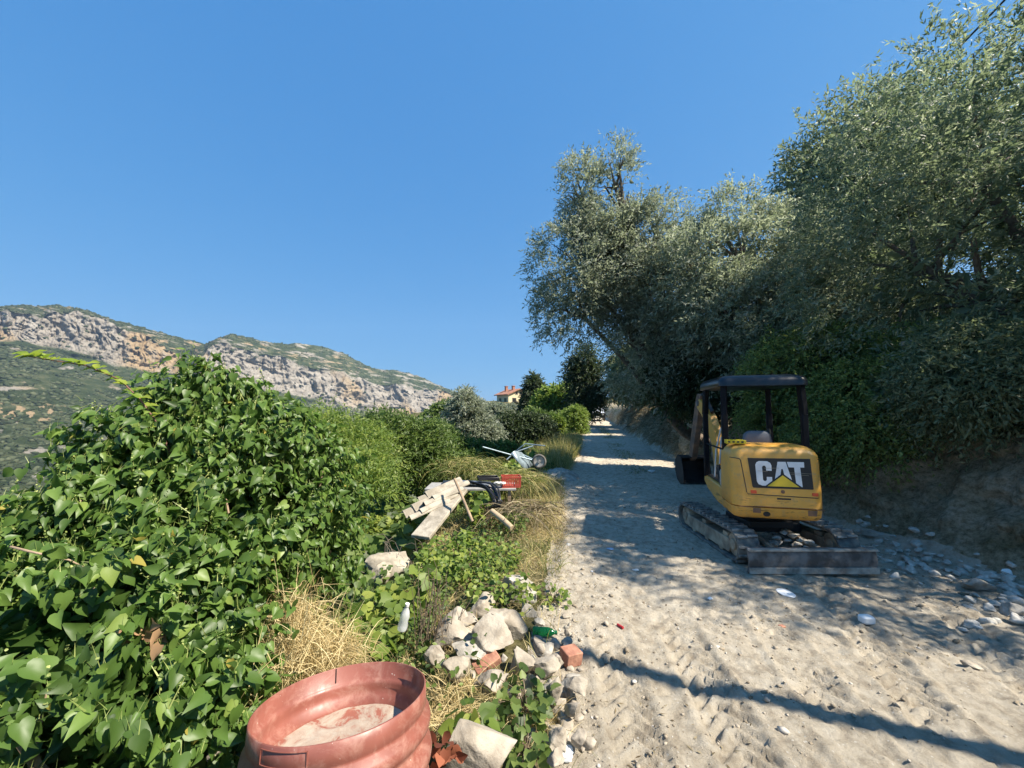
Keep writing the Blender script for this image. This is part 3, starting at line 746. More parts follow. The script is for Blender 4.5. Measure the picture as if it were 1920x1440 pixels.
for b in IB:
    for k in range(4):
        p0 = Vector((b[0] + rr.uniform(-.2, .2), b[1] + .1, b[2] - b[5])); p2 = Vector((b[0] + rr.uniform(-1, 1) * b[3] * .6, b[1] - b[4] * .1, b[2] + rr.uniform(-.2, .8) * b[5]))
        mb.tube([p0, (p0 + p2) / 2 + Vector((rr.uniform(-.1, .1), -.1, .05)), p2], [.012, .008, .004], 6)
mb.tube([at(20, 1025, 1.55), at(60, 1035, 1.53), at(130, 1050, 1.55), at(170, 1070, 1.65)], [.004, .004, .003, .002], 6)
o = mb.build('stems', M['wood'], ivy, 0, 60); o.location = (-ibase[0], -ibase[1], -ibase[2])
# withered brown leaves in the hollow of the ivy
q = np.array([at(rng.uniform(235, 310), rng.uniform(1160, 1215), rng.uniform(1.42, 1.55)) for k in range(14)])
v, f, r = leaves(q, rng.normal(size=(14, 3)) + np.array([0, 0, -.6]), rng.normal(size=(14, 3)) + np.array([0, -1, .6]), .055, .05, 'ivy', rng)
o = mesh_np('withered_leaves', v - np.array(ibase), f, leafmat('withered', [(0, (.20, .10, .05)), (1, (.42, .26, .14))], .7, .2), ivy, r)

# bramble cane arching over the ivy
cp = [at(330, 880, 2.25), at(300, 800, 2.25), at(262, 748, 2.2), at(225, 712, 2.2), at(160, 685, 2.15), at(100, 676, 2.15), at(52, 668, 2.1)]
br = meta(empty('bramble_shoot', cp[0]), 'long arching bramble shoot with yellow green leaves above the ivy at left', 'bramble')
mb = MB(); mb.tube([p - cp[0] for p in cp], [.005, .005, .0045, .004, .0035, .003, .002], 7); mb.build('cane', simple('cane_bark', (.16, .07, .05), .6), br, 0, 60)
PP, DD, NN = [], [], []
rr = random.Random(3)
for i in range(1, len(cp)):
    for t in (0, .35, .7):
        if i == len(cp) - 1 and t > .4: continue
        p = cp[i].lerp(cp[min(i + 1, len(cp) - 1)], t)
        for s in (-1, 0, 1):
            if rr.random() < .18: continue
            PP.append(p - cp[0] + Vector((s * .012, 0, .008))); DD.append((s * .9 - .3, rr.uniform(-.5, .3), rr.uniform(-.15, .45))); NN.append((rr.uniform(-.3, .3), -.5, 1))
PP, DD, NN = map(np.array, (PP, DD, NN))
v, f, r = leaves(PP, DD, NN, rng.uniform(.045, .075, len(PP)), .042, 'ivy', rng)
mesh_np('leaf_sprays', v, f, leafmat('bramble_leaf', [(0, (.16, .25, .03)), (1, (.33, .38, .06))], .45, .45), br, r)

# ------------------------------------------------------------------ ground cover left of the track
def cover(name, label, seed, n, xr_, yr2, mat, kind, hgt, L, Wd, thr, ns=.8, pile=None, w=.004, up=.5):
    rng = np.random.default_rng(seed)
    y = yr2[0] + (yr2[1] - yr2[0]) * rng.random(n) ** 1.5
    x = rng.uniform(xr_[0], xr_[1], n)
    xx = np.where(xr_[1] > 50, x, x) 
    x = xl(y) + x
    m = noise(x * ns, y * ns, 0, seed) + .4 * noise(x * ns * 3, y * ns * 3, 0, seed + 1) > thr
    if kind != 'blade' or True:
        m &= ~((x > -.55) & (x < xl(y) + .3) & (y < 4.0) & (rng.random(n) > .13))      # the rubble heap stays mostly bare
    x, y = x[m], y[m]; n = len(x)
    hh = hgt * (.5 + .5 * (noise(x * 1.3, y * 1.3, 0, seed + 7) * .8 + .4)) 
    z = tz(x, y)
    if kind == 'blade':
        P = np.stack([x, y, z], 1)
        D = np.stack([rng.normal(0, .45, n), rng.normal(0, .45, n), np.full(n, up)], 1)
        v, f, r = blades(P, D, L * rng.uniform(.5, 1.3, n), w * (1 + .05 * y), rng.uniform(.2, 1.0, n), rng)
    else:
        P = np.stack([x, y, z + np.maximum(hh, .03) * rng.random(n) ** .6], 1)
        D = rng.normal(size=(n, 3)) * np.array([1, 1, .5]) + np.array([0, 0, -.1])
        Nn = rng.normal(size=(n, 3)) * .5 + np.array([.3, -.4, 1])
        s = rng.uniform(.6, 1.3, n) * (1 + .03 * y)
        v, f, r = leaves(P, D, Nn, L * s, Wd * s, kind, rng)
    return meta(mesh_np(name, v, f, M[mat], None, r), label, 'ground cover', kind='stuff')
cover('ground_vines', 'bright green vine leaves carpeting the terrace beyond the ivy', 201, 34000, (-7, -1.0), (2.6, 14), 'bright', 'vine', .60, .075, .075, -.1, .7)
cover('low_weeds', 'small leaved weeds along the left edge of the track', 202, 42000, (-3.6, -.35), (1.9, 16), 'green', 'oval', .24, .04, .027, .12, 1.3)
cover('dark_undergrowth', 'dark leafy undergrowth on the slope left of the track', 203, 50000, (-26, -2.0), (5, 60), 'green', 'vine', .8, .14, .14, -.6, .4)
cover('verge_grass', 'dry straw coloured grass on the verge of the track', 204, 52000, (-1.9, .12), (2.3, 26), 'straw', 'blade', .3, .24, 0, -.25, .9, w=.0035)
cover('green_grass', 'tufts of mixed green and yellow grass on the verge', 205, 26000, (-3.2, .1), (1.6, 30), 'weed', 'blade', .3, .30, 0, -.1, .8, w=.005, up=.8)
def far_grass():
    rng = np.random.default_rng(210)
    n = 5200; y = rng.uniform(11, 19, n); x = xl(y) + rng.uniform(-1.7, .05, n)
    P = np.stack([x, y, tz(x, y)], 1); D = np.stack([rng.normal(0, .3, n), rng.normal(0, .3, n), np.ones(n)], 1)
    v, f, r = blades(P, D, rng.uniform(.4, .95, n), .012, rng.uniform(.1, .6, n), rng, np.clip(rng.normal(.68, .2, n), 0, 1))
    meta(mesh_np('tall_grass', v, f, M['weed'], None, r), 'tall yellow green grass at the left edge of the track beyond the wheelbarrow', 'grass', kind='stuff')
    n = 3200; y = rng.uniform(8, 34, n); x = (xl(y) + xr(y)) / 2 + rng.normal(0, .22, n) + .1
    m = noise(x, y * .8, 0, 6) > -.1; x, y = x[m], y[m]; n = len(x)
    P = np.stack([x, y, tz(x, y)], 1); D = np.stack([rng.normal(0, .6, n), rng.normal(0, .6, n), np.ones(n)], 1)
    v, f, r = blades(P, D, rng.uniform(.06, .14, n), .010, .4, rng, rng.random(n) * .7)
    meta(mesh_np('track_grass', v, f, M['weed'], None, r), 'short grass growing along the middle of the far track', 'grass', kind='stuff')
far_grass()
def hay():
    rng = np.random.default_rng(220)
    n = 5200
    # straw clump spilling out between ivy and barrel
    ctr = [(560, 1190, 1.95), (530, 1240, 1.85), (600, 1215, 2.0), (500, 1330, 1.6), (560, 1130, 2.1), (640, 1200, 2.1), (470, 1400, 1.4)]
    P = []
    for i in range(n):
        c = ctr[rng.integers(len(ctr))]
        P.append(at(c[0] + rng.normal(0, 22), c[1] + rng.normal(0, 26) + 30, c[2] + rng.normal(0, .09)))
    P = np.array(P); P = P[np.hypot(P[:, 0] + .57, P[:, 1] - 1.38) > .44]; n = len(P)
    D = np.stack([rng.normal(-.15, .6, n), rng.normal(.1, .4, n), rng.normal(.35, .7, n)], 1)
    v, f, r = blades(P, D, rng.uniform(.10, .30, n), .0032, rng.uniform(.0, 1.3, n), rng)
    meta(mesh_np('straw', v, f, M['straw'], None, r), 'clump of dry straw lying between the ivy and the red barrel', 'straw', kind='stuff')
    ctr = [(850, 1310, 28), (830, 1360, 28), (960, 1330, 28), (800, 1190, 28), (1000, 1360, 28), (950, 1030, 45), (1005, 1000, 40), (1000, 1060, 30), (1020, 960, 30)]
    n = 4200; P = np.array([gp(ctr[k % 9][0] + rng.normal(0, ctr[k % 9][2]), ctr[k % 9][1] + rng.normal(0, ctr[k % 9][2] * .8)) for k in range(n)])
    D = np.stack([rng.normal(0, .8, n), rng.normal(0, .6, n), rng.random(n) * .8 + .1], 1)
    v, f, r = blades(P, D, rng.uniform(.08, .28, n), .003, rng.uniform(.2, 1.0, n), rng)
    meta(mesh_np('dead_grass', v, f, M['straw'], None, r), 'tangled dead grass among the rubble beside the barrel', 'grass', kind='stuff')
hay()

# creepers with lobed leaves near the rubble: individual plants
def creeper(seed, label, px, py, rad, n, mat='bright', L=.075, h=.16, shp='vine', grp='creepers and weeds growing around the rubble'):
    rng = np.random.default_rng(seed); c = gp(px, py)
    t = meta(empty('creeper', c), label, 'creeper', grp)
    a = rng.uniform(0, 2 * PI, n); rr_ = rad * rng.random(n) ** .6
    P = np.stack([rr_ * np.cos(a), rr_ * np.sin(a), h * rng.random(n) + .02], 1)
    D = np.stack([np.cos(a), np.sin(a), rng.normal(-.1, .4, n)], 1) + rng.normal(size=(n, 3)) * .5
    s = rng.uniform(.6, 1.25, n)
    v, f, r = leaves(P, D, rng.normal(size=(n, 3)) * .45 + np.array([.2, -.5, 1]), L * s, L * s * .95, shp, rng)
    mesh_np('leaves', v, f, M[mat], t, r)
    mb = MB()
    for k in range(min(n // 3, 26)):
        p = Vector(P[k]); mb.tube([(0, 0, 0), (p.x * .5, p.y * .5, p.z * .8 + .01), p], [.003, .0025, .0015], 5)
    mb.build('stems', M['twig'], t, 0, 60)
creeper(1, 'lobed leaf creeper between the two big stones right of the barrel', 985, 1345, .17, 70, 'green', .055, .12)
creeper(2, 'lobed leaf creeper at the near end of the rubble, right of the flat boulder', 985, 1420, .14, 45, 'green', .055, .12)
creeper(3, 'yellowish creeper growing in front of the flat boulder beside the barrel', 880, 1425, .10, 26, 'bright')
creeper(4, 'leafy weed draping over the boulder at the top of the rubble heap', 940, 1130, .28, 240, 'bright', .05, .2, 'oval')
creeper(5, 'trailing weed reaching out onto the track beside the top boulder', 1035, 1130, .16, 70, 'bright', .045, .08, 'oval')
creeper(6, 'clump of fresh green vine leaves just behind the barrel', 690, 1180, .35, 420, 'green', .06, .42)
creeper(7, 'tall bright vine clump between the ivy and the pale stone block', 690, 1040, .55, 700, 'bright', .09, .6)
creeper(8, 'dense small leaved weeds between the pale slab and the rubble heap', 880, 1075, .55, 1300, 'bright', .05, .26, 'oval')

def bramble(name, label, cat, seed, px, py, n, spread, hgt, mat, r=.003):
    rr = random.Random(seed); c = gp(px, py); mb = MB()
    for k in range(n):
        p = Vector((rr.gauss(0, spread * .5), rr.gauss(0, spread * .4), 0)); a = rr.uniform(0, 2 * PI); l = rr.uniform(.5, 1.2) * hgt
        e = p + Vector((math.cos(a) * spread * rr.uniform(.3, 1.2), math.sin(a) * spread * .5, l))
        m_ = p.lerp(e, .5) + Vector((rr.uniform(-.06, .06), rr.uniform(-.06, .06), rr.uniform(0, .5) * l))
        mb.tube([p, p.lerp(m_, .6) + Vector((rr.uniform(-.02, .02),) * 3), m_, m_.lerp(e, .6) + Vector((rr.uniform(-.03, .03),) * 3), e], [r, r * .9, r * .8, r * .6, r * .4], 5)
    o = mb.build(name, mat, None, 0, 60); o.location = c
    return meta(o, label, cat)
bramble('dry_brambles', 'leafless grey bramble stalks standing between the barrel and the rubble', 'brambles', 1, 800, 1230, 44, .16, .5, M['twig'])
bramble('dead_twigs', 'tangle of thin dead twigs below the pale slab', 'twigs', 2, 760, 1110, 36, .35, .5, simple('grey_twig', (.24, .19, .15), .9))
bramble('dead_stalks', 'dry stalks leaning out of the ivy beside the straw', 'stalks', 3, 620, 1150, 18, .2, .55, M['twig'])
bramble('root_tangle', 'brown root tangle under the black hoses', 'roots', 4, 925, 990, 60, .28, .35, simple('root', (.22, .13, .08), .9), .005)

# ------------------------------------------------------------------ stones
_b = bmesh.new(); bmesh.ops.create_icosphere(_b, subdivisions=4, radius=1)
ICO = np.array([v.co[:] for v in _b.verts]); ICF = np.array([[v.index for v in f.verts] for f in _b.faces]); _b.free()
_b = bmesh.new(); bmesh.ops.create_icosphere(_b, subdivisions=2, radius=1)
ICO2 = np.array([v.co[:] for v in _b.verts]); ICF2 = np.array([[v.index for v in f.verts] for f in _b.faces]); _b.free()
def rockverts(seed, size, big=True, planes=11, cut=(.45, .80), rough=.13):
    rng = np.random.default_rng(seed); v = (ICO if big else ICO2).copy()
    v = v * (1 + .18 * fbm(v[:, 0] * 1.1 + seed, v[:, 1] * 1.1, v[:, 2] * 1.1, seed, 2))[:, None]
    for k in range(planes + 4):
        nrm = unit(rng.normal(size=3)); d = rng.uniform(cut[0] * .85, cut[1] * .92)
        s = v @ nrm - d; v = v - np.where(s > 0, s, 0)[:, None] * nrm * .96
    if big: v = v * (1 + rough * fbm(v[:, 0] * 4, v[:, 1] * 4, v[:, 2] * 4, seed + 3, 4))[:, None]
    return v * np.array(size) * 1.25
def rock(seed, pos, size, label, group=None, mat='rock', rz_=0, tilt=0, cat='stone', name='stone', big=True, **kw):
    v = rockverts(seed, size, big, **kw)
    o = mesh_np(name, v, ICF if big else ICF2, M[mat], None, None, 40 if big else None)
    o.location = pos; o.rotation_euler = (tilt, tilt * .5, rz_)
    return meta(o, label, cat, group)
G_RH = 'stones of the rubble heap on the left edge of the track'
def rk(seed, px, py, Yd, wpx, hpx, label, mat='rock', rz_=0, tilt=0, dpx=None, **kw):
    s = Yd / 737
    return rock(seed, at(px, py, Yd), (wpx * s, (dpx or wpx * .8) * s, hpx * s), label, G_RH, mat, rz_, tilt, **kw)
rk(1, 962, 1112, 3.55, 38, 42, 'big grey boulder at the far end of the rubble heap, half under weeds', 'rock2', .4, .2)
rk(2, 908, 1137, 3.2, 30, 24, 'pale wedge shaped stone left of the grey boulder, tip pointing up', 'rock', .7, .5, planes=12, cut=(.45, .7))
rk(3, 952, 1178, 2.95, 40, 44, 'large pitted pale stone in the middle of the rubble heap', 'rock', .2, .5)
rk(4, 912, 1196, 2.75, 42, 24, 'long rough pale stone leaning on the large pitted one', 'rock', -.3, .45, rough=.1)
rk(5, 974, 1250, 2.6, 30, 33, 'smooth faced cream stone just right of the broken brick', 'rock', .5, .3, rough=.02)
rk(6, 923, 1278, 2.42, 32, 24, 'white rounded stone under the broken brick', 'rock', 0, 0)
rk(7, 842, 1190, 2.9, 44, 34, 'wide pale stone behind the bramble stalks', 'rock', 0, .2)
rk(8, 880, 1222, 2.7, 32, 20, 'dark grey shaded stone beneath the long rough one', 'rock2', .3, .1)
rk(9, 855, 1262, 2.45, 26, 26, 'small pale stone right behind the barrel rim', 'rock', .3, .3)
rk(10, 1022, 1255, 2.55, 25, 18, 'flat sandy stone left of the loose square brick', 'rock', .2, 0)
rk(11, 1080, 1282, 2.35, 24, 21, 'tan stone lying nearest the track, below the square brick', 'rock', .2, .2, rough=.09)
rk(12, 1038, 1300, 2.3, 20, 34, 'upright cream stone below the flat sandy one', 'rock', .8, .3)
rk(13, 893, 1400, 1.85, 64, 56, 'large flat cream boulder beside the barrel at the bottom edge', 'rock', .2, -.35, rough=.04)
rk(14, 1073, 1330, 2.2, 14, 28, 'narrow slab like stone lying on the track edge', 'rock', .5, .9)
rk(15, 1050, 1380, 2.0, 24, 18, 'cream stone above the crumpled plastic bag', 'rock', 1.2, .2)
rk(16, 1012, 1165, 3.15, 14, 10, 'small brown stone between the grey boulder and the green bottle', 'rock2', 0, 0)
rk(17, 1048, 1243, 2.6, 12, 11, 'little white stone touching the square brick', 'rock', .4, 0)
rk(18, 735, 1060, 4.3, 42, 28, 'pale stone block lying in the vines below the cream slab', 'concrete', .4, .2, cut=(.5, .7), planes=12)
rk(19, 712, 1075, 4.1, 28, 18, 'smaller pale stone chunk left of the block in the vines', 'concrete', .9, .2)
rk(20, 400, 1415, 1.45, 16, 16, 'white stone peeping from the straw left of the barrel', 'rock')
rk(21, 1040, 1425, 1.85, 20, 14, 'angular cream stone at the bottom edge beside the crumpled plastic bag', 'rock', .3)
for i_, (px_, py_, Y_, w_, h_, lb_, mt_) in enumerate([(1000, 1205, 2.95, 20, 16, 'stubby pale stone between the large pitted stone and the green bottle', 'rock'), (1000, 1290, 2.4, 22, 20, 'tan stone tucked behind the upright cream one', 'rock'), (880, 1165, 3.0, 24, 16, 'low pale stone at the foot of the wedge shaped one', 'rock'), (1062, 1205, 2.85, 14, 9, 'thin grey slate piece beside the green bottle', 'rock2'), (815, 1225, 2.6, 26, 20, 'pale stone half hidden by bramble stalks behind the barrel', 'rock'), (990, 1150, 3.25, 18, 20, 'brownish stone leaning on the right side of the grey boulder', 'rock2'), (1085, 1390, 2.0, 18, 12, 'tan stone on the track edge above the plastic bag', 'rock'), (960, 1310, 2.3, 20, 14, 'small cream stone in front of the smooth faced one', 'rock')]):
    rk(60 + i_, px_, py_, Y_, w_, h_, lb_, mt_, i_ * .7, .2)
rr = random.Random(17)
LAB_R = 'small loose stone of the rubble heap between the barrel and the track'
for k in range(70):
    py = rr.uniform(1160, 1438); px = rr.gauss(1040 + (py - 1160) * .04, 26) if k % 3 else rr.uniform(840, 1080)
    c = gp(px, py); s = rr.uniform(.012, .045) * (1 if k % 4 else 1.5)
    rock(300 + k, c + Vector((0, 0, s * .3)), (s * rr.uniform(.8, 1.5), s, s * rr.uniform(.5, .9)), LAB_R, G_RH, 'rock' if k % 5 else 'rock2', rr.uniform(0, 3), rr.uniform(-.4, .4), big=False)
G_BK = 'broken stones lying at the foot of the clay bank'
LAB_B = 'broken grey stone in the rubble at the foot of the clay bank'
for k in range(150):
    t_ = rr.random()
    if k < 95: px = rr.uniform(1600, 1905); py = 985 + (px - 1560) * .27 + rr.gauss(22, 20)
    elif k < 130: px = rr.uniform(1800, 1925); py = rr.uniform(1080, 1175)
    else: px = rr.uniform(1540, 1640); py = rr.uniform(975, 1040)
    c = gp(px, py); s = rr.uniform(.015, .06)
    LB_, GB_ = ((LAB_B, G_BK) if k < 95 else (('broken grey stone in the heap at the right frame edge', 'broken stones heaped at the right frame edge') if k < 130 else ('broken grey stone beside the right crawler track of the excavator', 'broken stones beside the right crawler track')))
    rock(500 + k, c + Vector((0, 0, s * .3)), (s * rr.uniform(.9, 1.8), s, s * rr.uniform(.4, .9)), LB_, GB_, 'rubble', rr.uniform(0, 3), rr.uniform(-.5, .5), big=False, planes=12, cut=(.40, .75))
def gpk(seed, px, py, w_, h_, label, mat, **kw):
    c = gp(px, py); s = c.y / 737
    return rock(seed, c + Vector((0, 0, h_ * s * .6)), (w_ * s, w_ * .8 * s, h_ * s), label, None, mat, **kw)
gpk(700, 1905, 1158, 24, 16, 'large pale stone at the right frame edge below the bank rubble', 'rock2')
gpk(701, 1835, 1108, 30, 14, 'flat grey stone slab on the bank rubble near the right edge', 'rock2', cut=(.4, .7))
gpk(702, 1820, 1248, 14, 7, 'flat pale stone lying alone on the sunlit track at right', 'rock')
gpk(703, 1440, 1330 - 8, 6, 5, 'small dark pebble alone on the sunlit track near the shadow band', 'rock2', big=False)
# pebbles: uncountable
def pebbles():
    rng = np.random.default_rng(33); n = 15000
    y = 1.3 + 10 * rng.random(n) ** 1.7; x = xl(y) + (xr(y) - xl(y)) * rng.random(n)
    e = np.minimum(x - xl(y), xr(y) - x); m = rng.random(n) < np.clip(.16 + 1.1 * np.exp(-e / .30) + .3 * (noise(x * 2, y * 2, 0, 8) > .35), 0, 1)
    x, y = x[m], y[m]; n = len(x)
    z = terrain(x, y) + detail(x, y)
    s = rng.gamma(1.4, .0030, n) + .0018; s = np.minimum(s, .024)
    base = ICO2[:, :]
    b1 = bmesh.new(); bmesh.ops.create_icosphere(b1, subdivisions=1, radius=1); iv = np.array([v.co[:] for v in b1.verts]); jf = np.array([[v.index for v in f.verts] for f in b1.faces]); b1.free()
    sc3 = rng.uniform(.6, 1.5, (n, 1, 3)) * np.array([1, 1, .6])
    J = iv[None] * (1 + .26 * rng.normal(size=(n, len(iv), 1))) * sc3 * s[:, None, None]
    a_ = rng.uniform(0, 6.28, n); ca, sa = np.cos(a_)[:, None], np.sin(a_)[:, None]
    J = np.stack([J[..., 0] * ca - J[..., 1] * sa, J[..., 0] * sa + J[..., 1] * ca, J[..., 2]], -1)
    Vv = (J + np.stack([x, y, z + s * .2], 1)[:, None]).reshape(-1, 3)
    Ff = (jf[None] + (np.arange(n) * len(iv))[:, None, None]).reshape(-1, 3)
    mm = leafmat('pebble', [(0, (.17, .14, .10)), (.5, (.31, .26, .19)), (.9, (.40, .35, .28)), (1, (.58, .55, .50))], .95, 0, .1)
    meta(mesh_np('pebbles', Vv, Ff, mm, None, np.repeat(rng.random(n), len(iv))), 'loose pebbles and crumbs of earth scattered over the dirt track', 'gravel', kind='stuff')
    # leaf litter
    n = 2600; y = 1.6 + 9 * rng.random(n) ** 1.6; x = xl(y) + (xr(y) - xl(y)) * rng.random(n)
    m = noise(x * 1.4, y * 1.4, 0, 19) > .0; x, y = x[m], y[m]; n = len(x)
    P = np.stack([x, y, terrain(x, y) + detail(x, y) + .006], 1); D = rng.normal(size=(n, 3)) * np.array([1, 1, .15]); Nn = rng.normal(size=(n, 3)) * .25 + np.array([0, 0, 1])
    v, f, r = leaves(P, D, Nn, rng.uniform(.02, .05, n), .010, 'rhomb', rng)
    meta(mesh_np('leaf_litter', v, f, M['brown'], None, r), 'dry olive leaves and twigs littering the track', 'leaf litter', kind='stuff')
pebbles()

# ------------------------------------------------------------------ the barrel
def barrel():
    c = Vector((-.566, 1.388, .694)); nrm = Vector((-.0735, .194, 1)).normalized()
    q = Vector((0, 0, 1)).rotation_difference(nrm)
    Rr = .27; Hh = .74
    root = meta(empty('plastic_barrel', c - nrm * Hh), 'open terracotta red plastic barrel with a ribbed rim in the foreground', 'barrel')
    root.rotation_mode = 'QUATERNION'; root.rotation_quaternion = q
    m, nt, b = newmat('red_plastic')
    oc = N(nt, 'ShaderNodeTexCoord').outputs['Object']
    base = ramp(nt, ntex(nt, 6, 6, .6, vec=oc), [(.35, (.19, .060, .042)), (.6, (.25, .086, .062))])
    dust = ramp(nt, ntex(nt, 13, 9, .75, vec=oc, dist=.5), [(.48, (0, 0, 0)), (.70, (.62, .62, .62))])
    spk = ramp(nt, ntex(nt, 75, 2, .5, vec=oc), [(.745, (0, 0, 0)), (.76, (.8, .8, .8))])
    c1 = mixc(nt, dust, base, (.44, .26, .20)); c2 = mixc(nt, spk, c1, (.52, .42, .36))
    nt.links.new(c2, b.inputs['Base Color'])
    nt.links.new(ramp(nt, ntex(nt, 20, 7, .7, vec=oc), [(.3, (.34,) * 3), (.7, (.6,) * 3)]), b.inputs['Roughness'])
    bump(nt, b, ntex(nt, 60, 8, .7, vec=oc), .15, .002)
    M['barrel'] = m
    out = [(Rr * .985, Hh), (Rr, Hh - .002), (Rr + .001, Hh - .052), (Rr - .004, Hh - .058), (Rr - .004, Hh - .066), (Rr + .012, Hh - .082), (Rr + .015, Hh - .098), (Rr + .012, Hh - .114),
           (Rr - .006, Hh - .130), (Rr - .010, Hh - .140), (Rr - .006, Hh - .150), (Rr + .014, Hh - .166), (Rr + .018, Hh - .185), (Rr + .014, Hh - .205), (Rr - .004, Hh - .222), (Rr - .004, Hh - .24),
           (Rr + .008, Hh - .26), (Rr + .010, Hh - .5), (Rr, Hh - .56), (Rr - .01, .03), (Rr - .03, 0), (.01, 0)]
    inn = [(.01, .30), (Rr - .045, .30), (Rr - .040, Hh - .20), (Rr - .032, Hh - .155), (Rr - .040, Hh - .14), (Rr - .042, Hh - .125), (Rr - .024, Hh - .105), (Rr - .016, Hh - .085), (Rr - .020, Hh - .070),
           (Rr - .014, Hh - .058), (Rr - .0055, Hh - .052), (Rr - .0055, Hh - .002)]
    mb = MB(); mb.lathe(out[::-1] and (inn + out), n=96, close=False); mb.f = mb.f[:-2]
    mb.build('drum', m, root, 0, 180)
    # cement dust inside
    rs = np.linspace(0, Rr - .037, 26); th = np.linspace(0, 2 * PI, 73)[:-1]
    V2 = []
    for r_ in rs:
        for t_ in th:
            x_, y_ = r_ * math.cos(t_), r_ * math.sin(t_); V2.append((x_, y_, 0))
    V2 = np.array(V2); V2[:, 2] = Hh - .128 - .018 * (1 - (np.hypot(V2[:, 0], V2[:, 1]) / .24) ** 2) + .008 * fbm(V2[:, 0] * 14, V2[:, 1] * 14, 0, 4, 4)
    F2 = [(i * 72 + k, i * 72 + (k + 1) % 72, (i + 1) * 72 + (k + 1) % 72, (i + 1) * 72 + k) for i in range(25) for k in range(72)]
    md, nt, b = newmat('cement_dust')
    oc = N(nt, 'ShaderNodeTexCoord').outputs['Object']
    k = ramp(nt, ntex(nt, 11, 9, .72, vec=oc, dist=.8), [(.40, (.26, .09, .06)), (.48, (.33, .25, .19)), (.64, (.40, .35, .28))])
    nt.links.new(k, b.inputs['Base Color']); b.inputs['Roughness'].default_value = .95; bump(nt, b, ntex(nt, 90, 7, .7, vec=oc), .6, .004)
    mesh_np('cement_dust', V2, F2, md, root, None, 180)
    # raised frame on the rim band, white plaster splash low on the left
    mb = MB()
    a0, a1 = R(-118), R(-86)
    def arc(z0, z1, A, B, r0, r1, n=14):
        for i in range(n):
            t0, t1 = A + (B - A) * i / n, A + (B - A) * (i + 1) / n
            P = [(r_ * math.cos(t_), r_ * math.sin(t_), z_) for t_ in (t0, t1) for r_ in (r0, r1) for z_ in (z0, z1)]
            mb.add(P, [(0, 1, 3, 2), (4, 6, 7, 5), (0, 4, 5, 1), (2, 3, 7, 6), (0, 2, 6, 4), (1, 5, 7, 3)])
    arc(Hh - .010, Hh - .012, a0, a1, Rr - .002, Rr + .0025); arc(Hh - .046, Hh - .048, a0, a1, Rr - .002, Rr + .0030)
    arc(Hh - .048, Hh - .010, a0, a0 + .010, Rr - .002, Rr + .003, 1); arc(Hh - .048, Hh - .010, a1 - .010, a1, Rr - .002, Rr + .003, 1)
    mb.build('rim_frame', m, root)
    mb = MB(); arc(Hh - .002, Hh - .05, R(118), R(118.8), Rr - .0075, Rr - .0045, 1); mb.build('rim_seam', M['black'], root)
    mb = MB()
    pts = [(Rr + .003 + 0, Hh - .24)]
    A, B = R(168), R(232)
    n = 30
    for i in range(n):
        t0, t1 = A + (B - A) * i / n, A + (B - A) * (i + 1) / n
        f0, f1 = [math.sin(PI * (t - A) / (B - A)) ** .5 for t in (t0, t1)]
        z0 = Hh - .225; V4 = []
        for t_, f_ in ((t0, f0), (t1, f1)):
            lo = z0 - .02 - .30 * f_ * (1 + .25 * math.sin(t_ * 37)); V4 += [((Rr + .0125) * math.cos(t_), (Rr + .0125) * math.sin(t_), Hh - .258), ((Rr + .0125) * math.cos(t_), (Rr + .0125) * math.sin(t_), lo - .03)]
        mb.add(V4, [(0, 1, 3, 2)])
    o = mb.build('plaster_splash', simple('plaster', (.66, .62, .60), .9, .2, 20, bmp=.4), root, 0, 180)
    o.modifiers.new('thick', 'SOLIDIFY').thickness = .002
barrel()

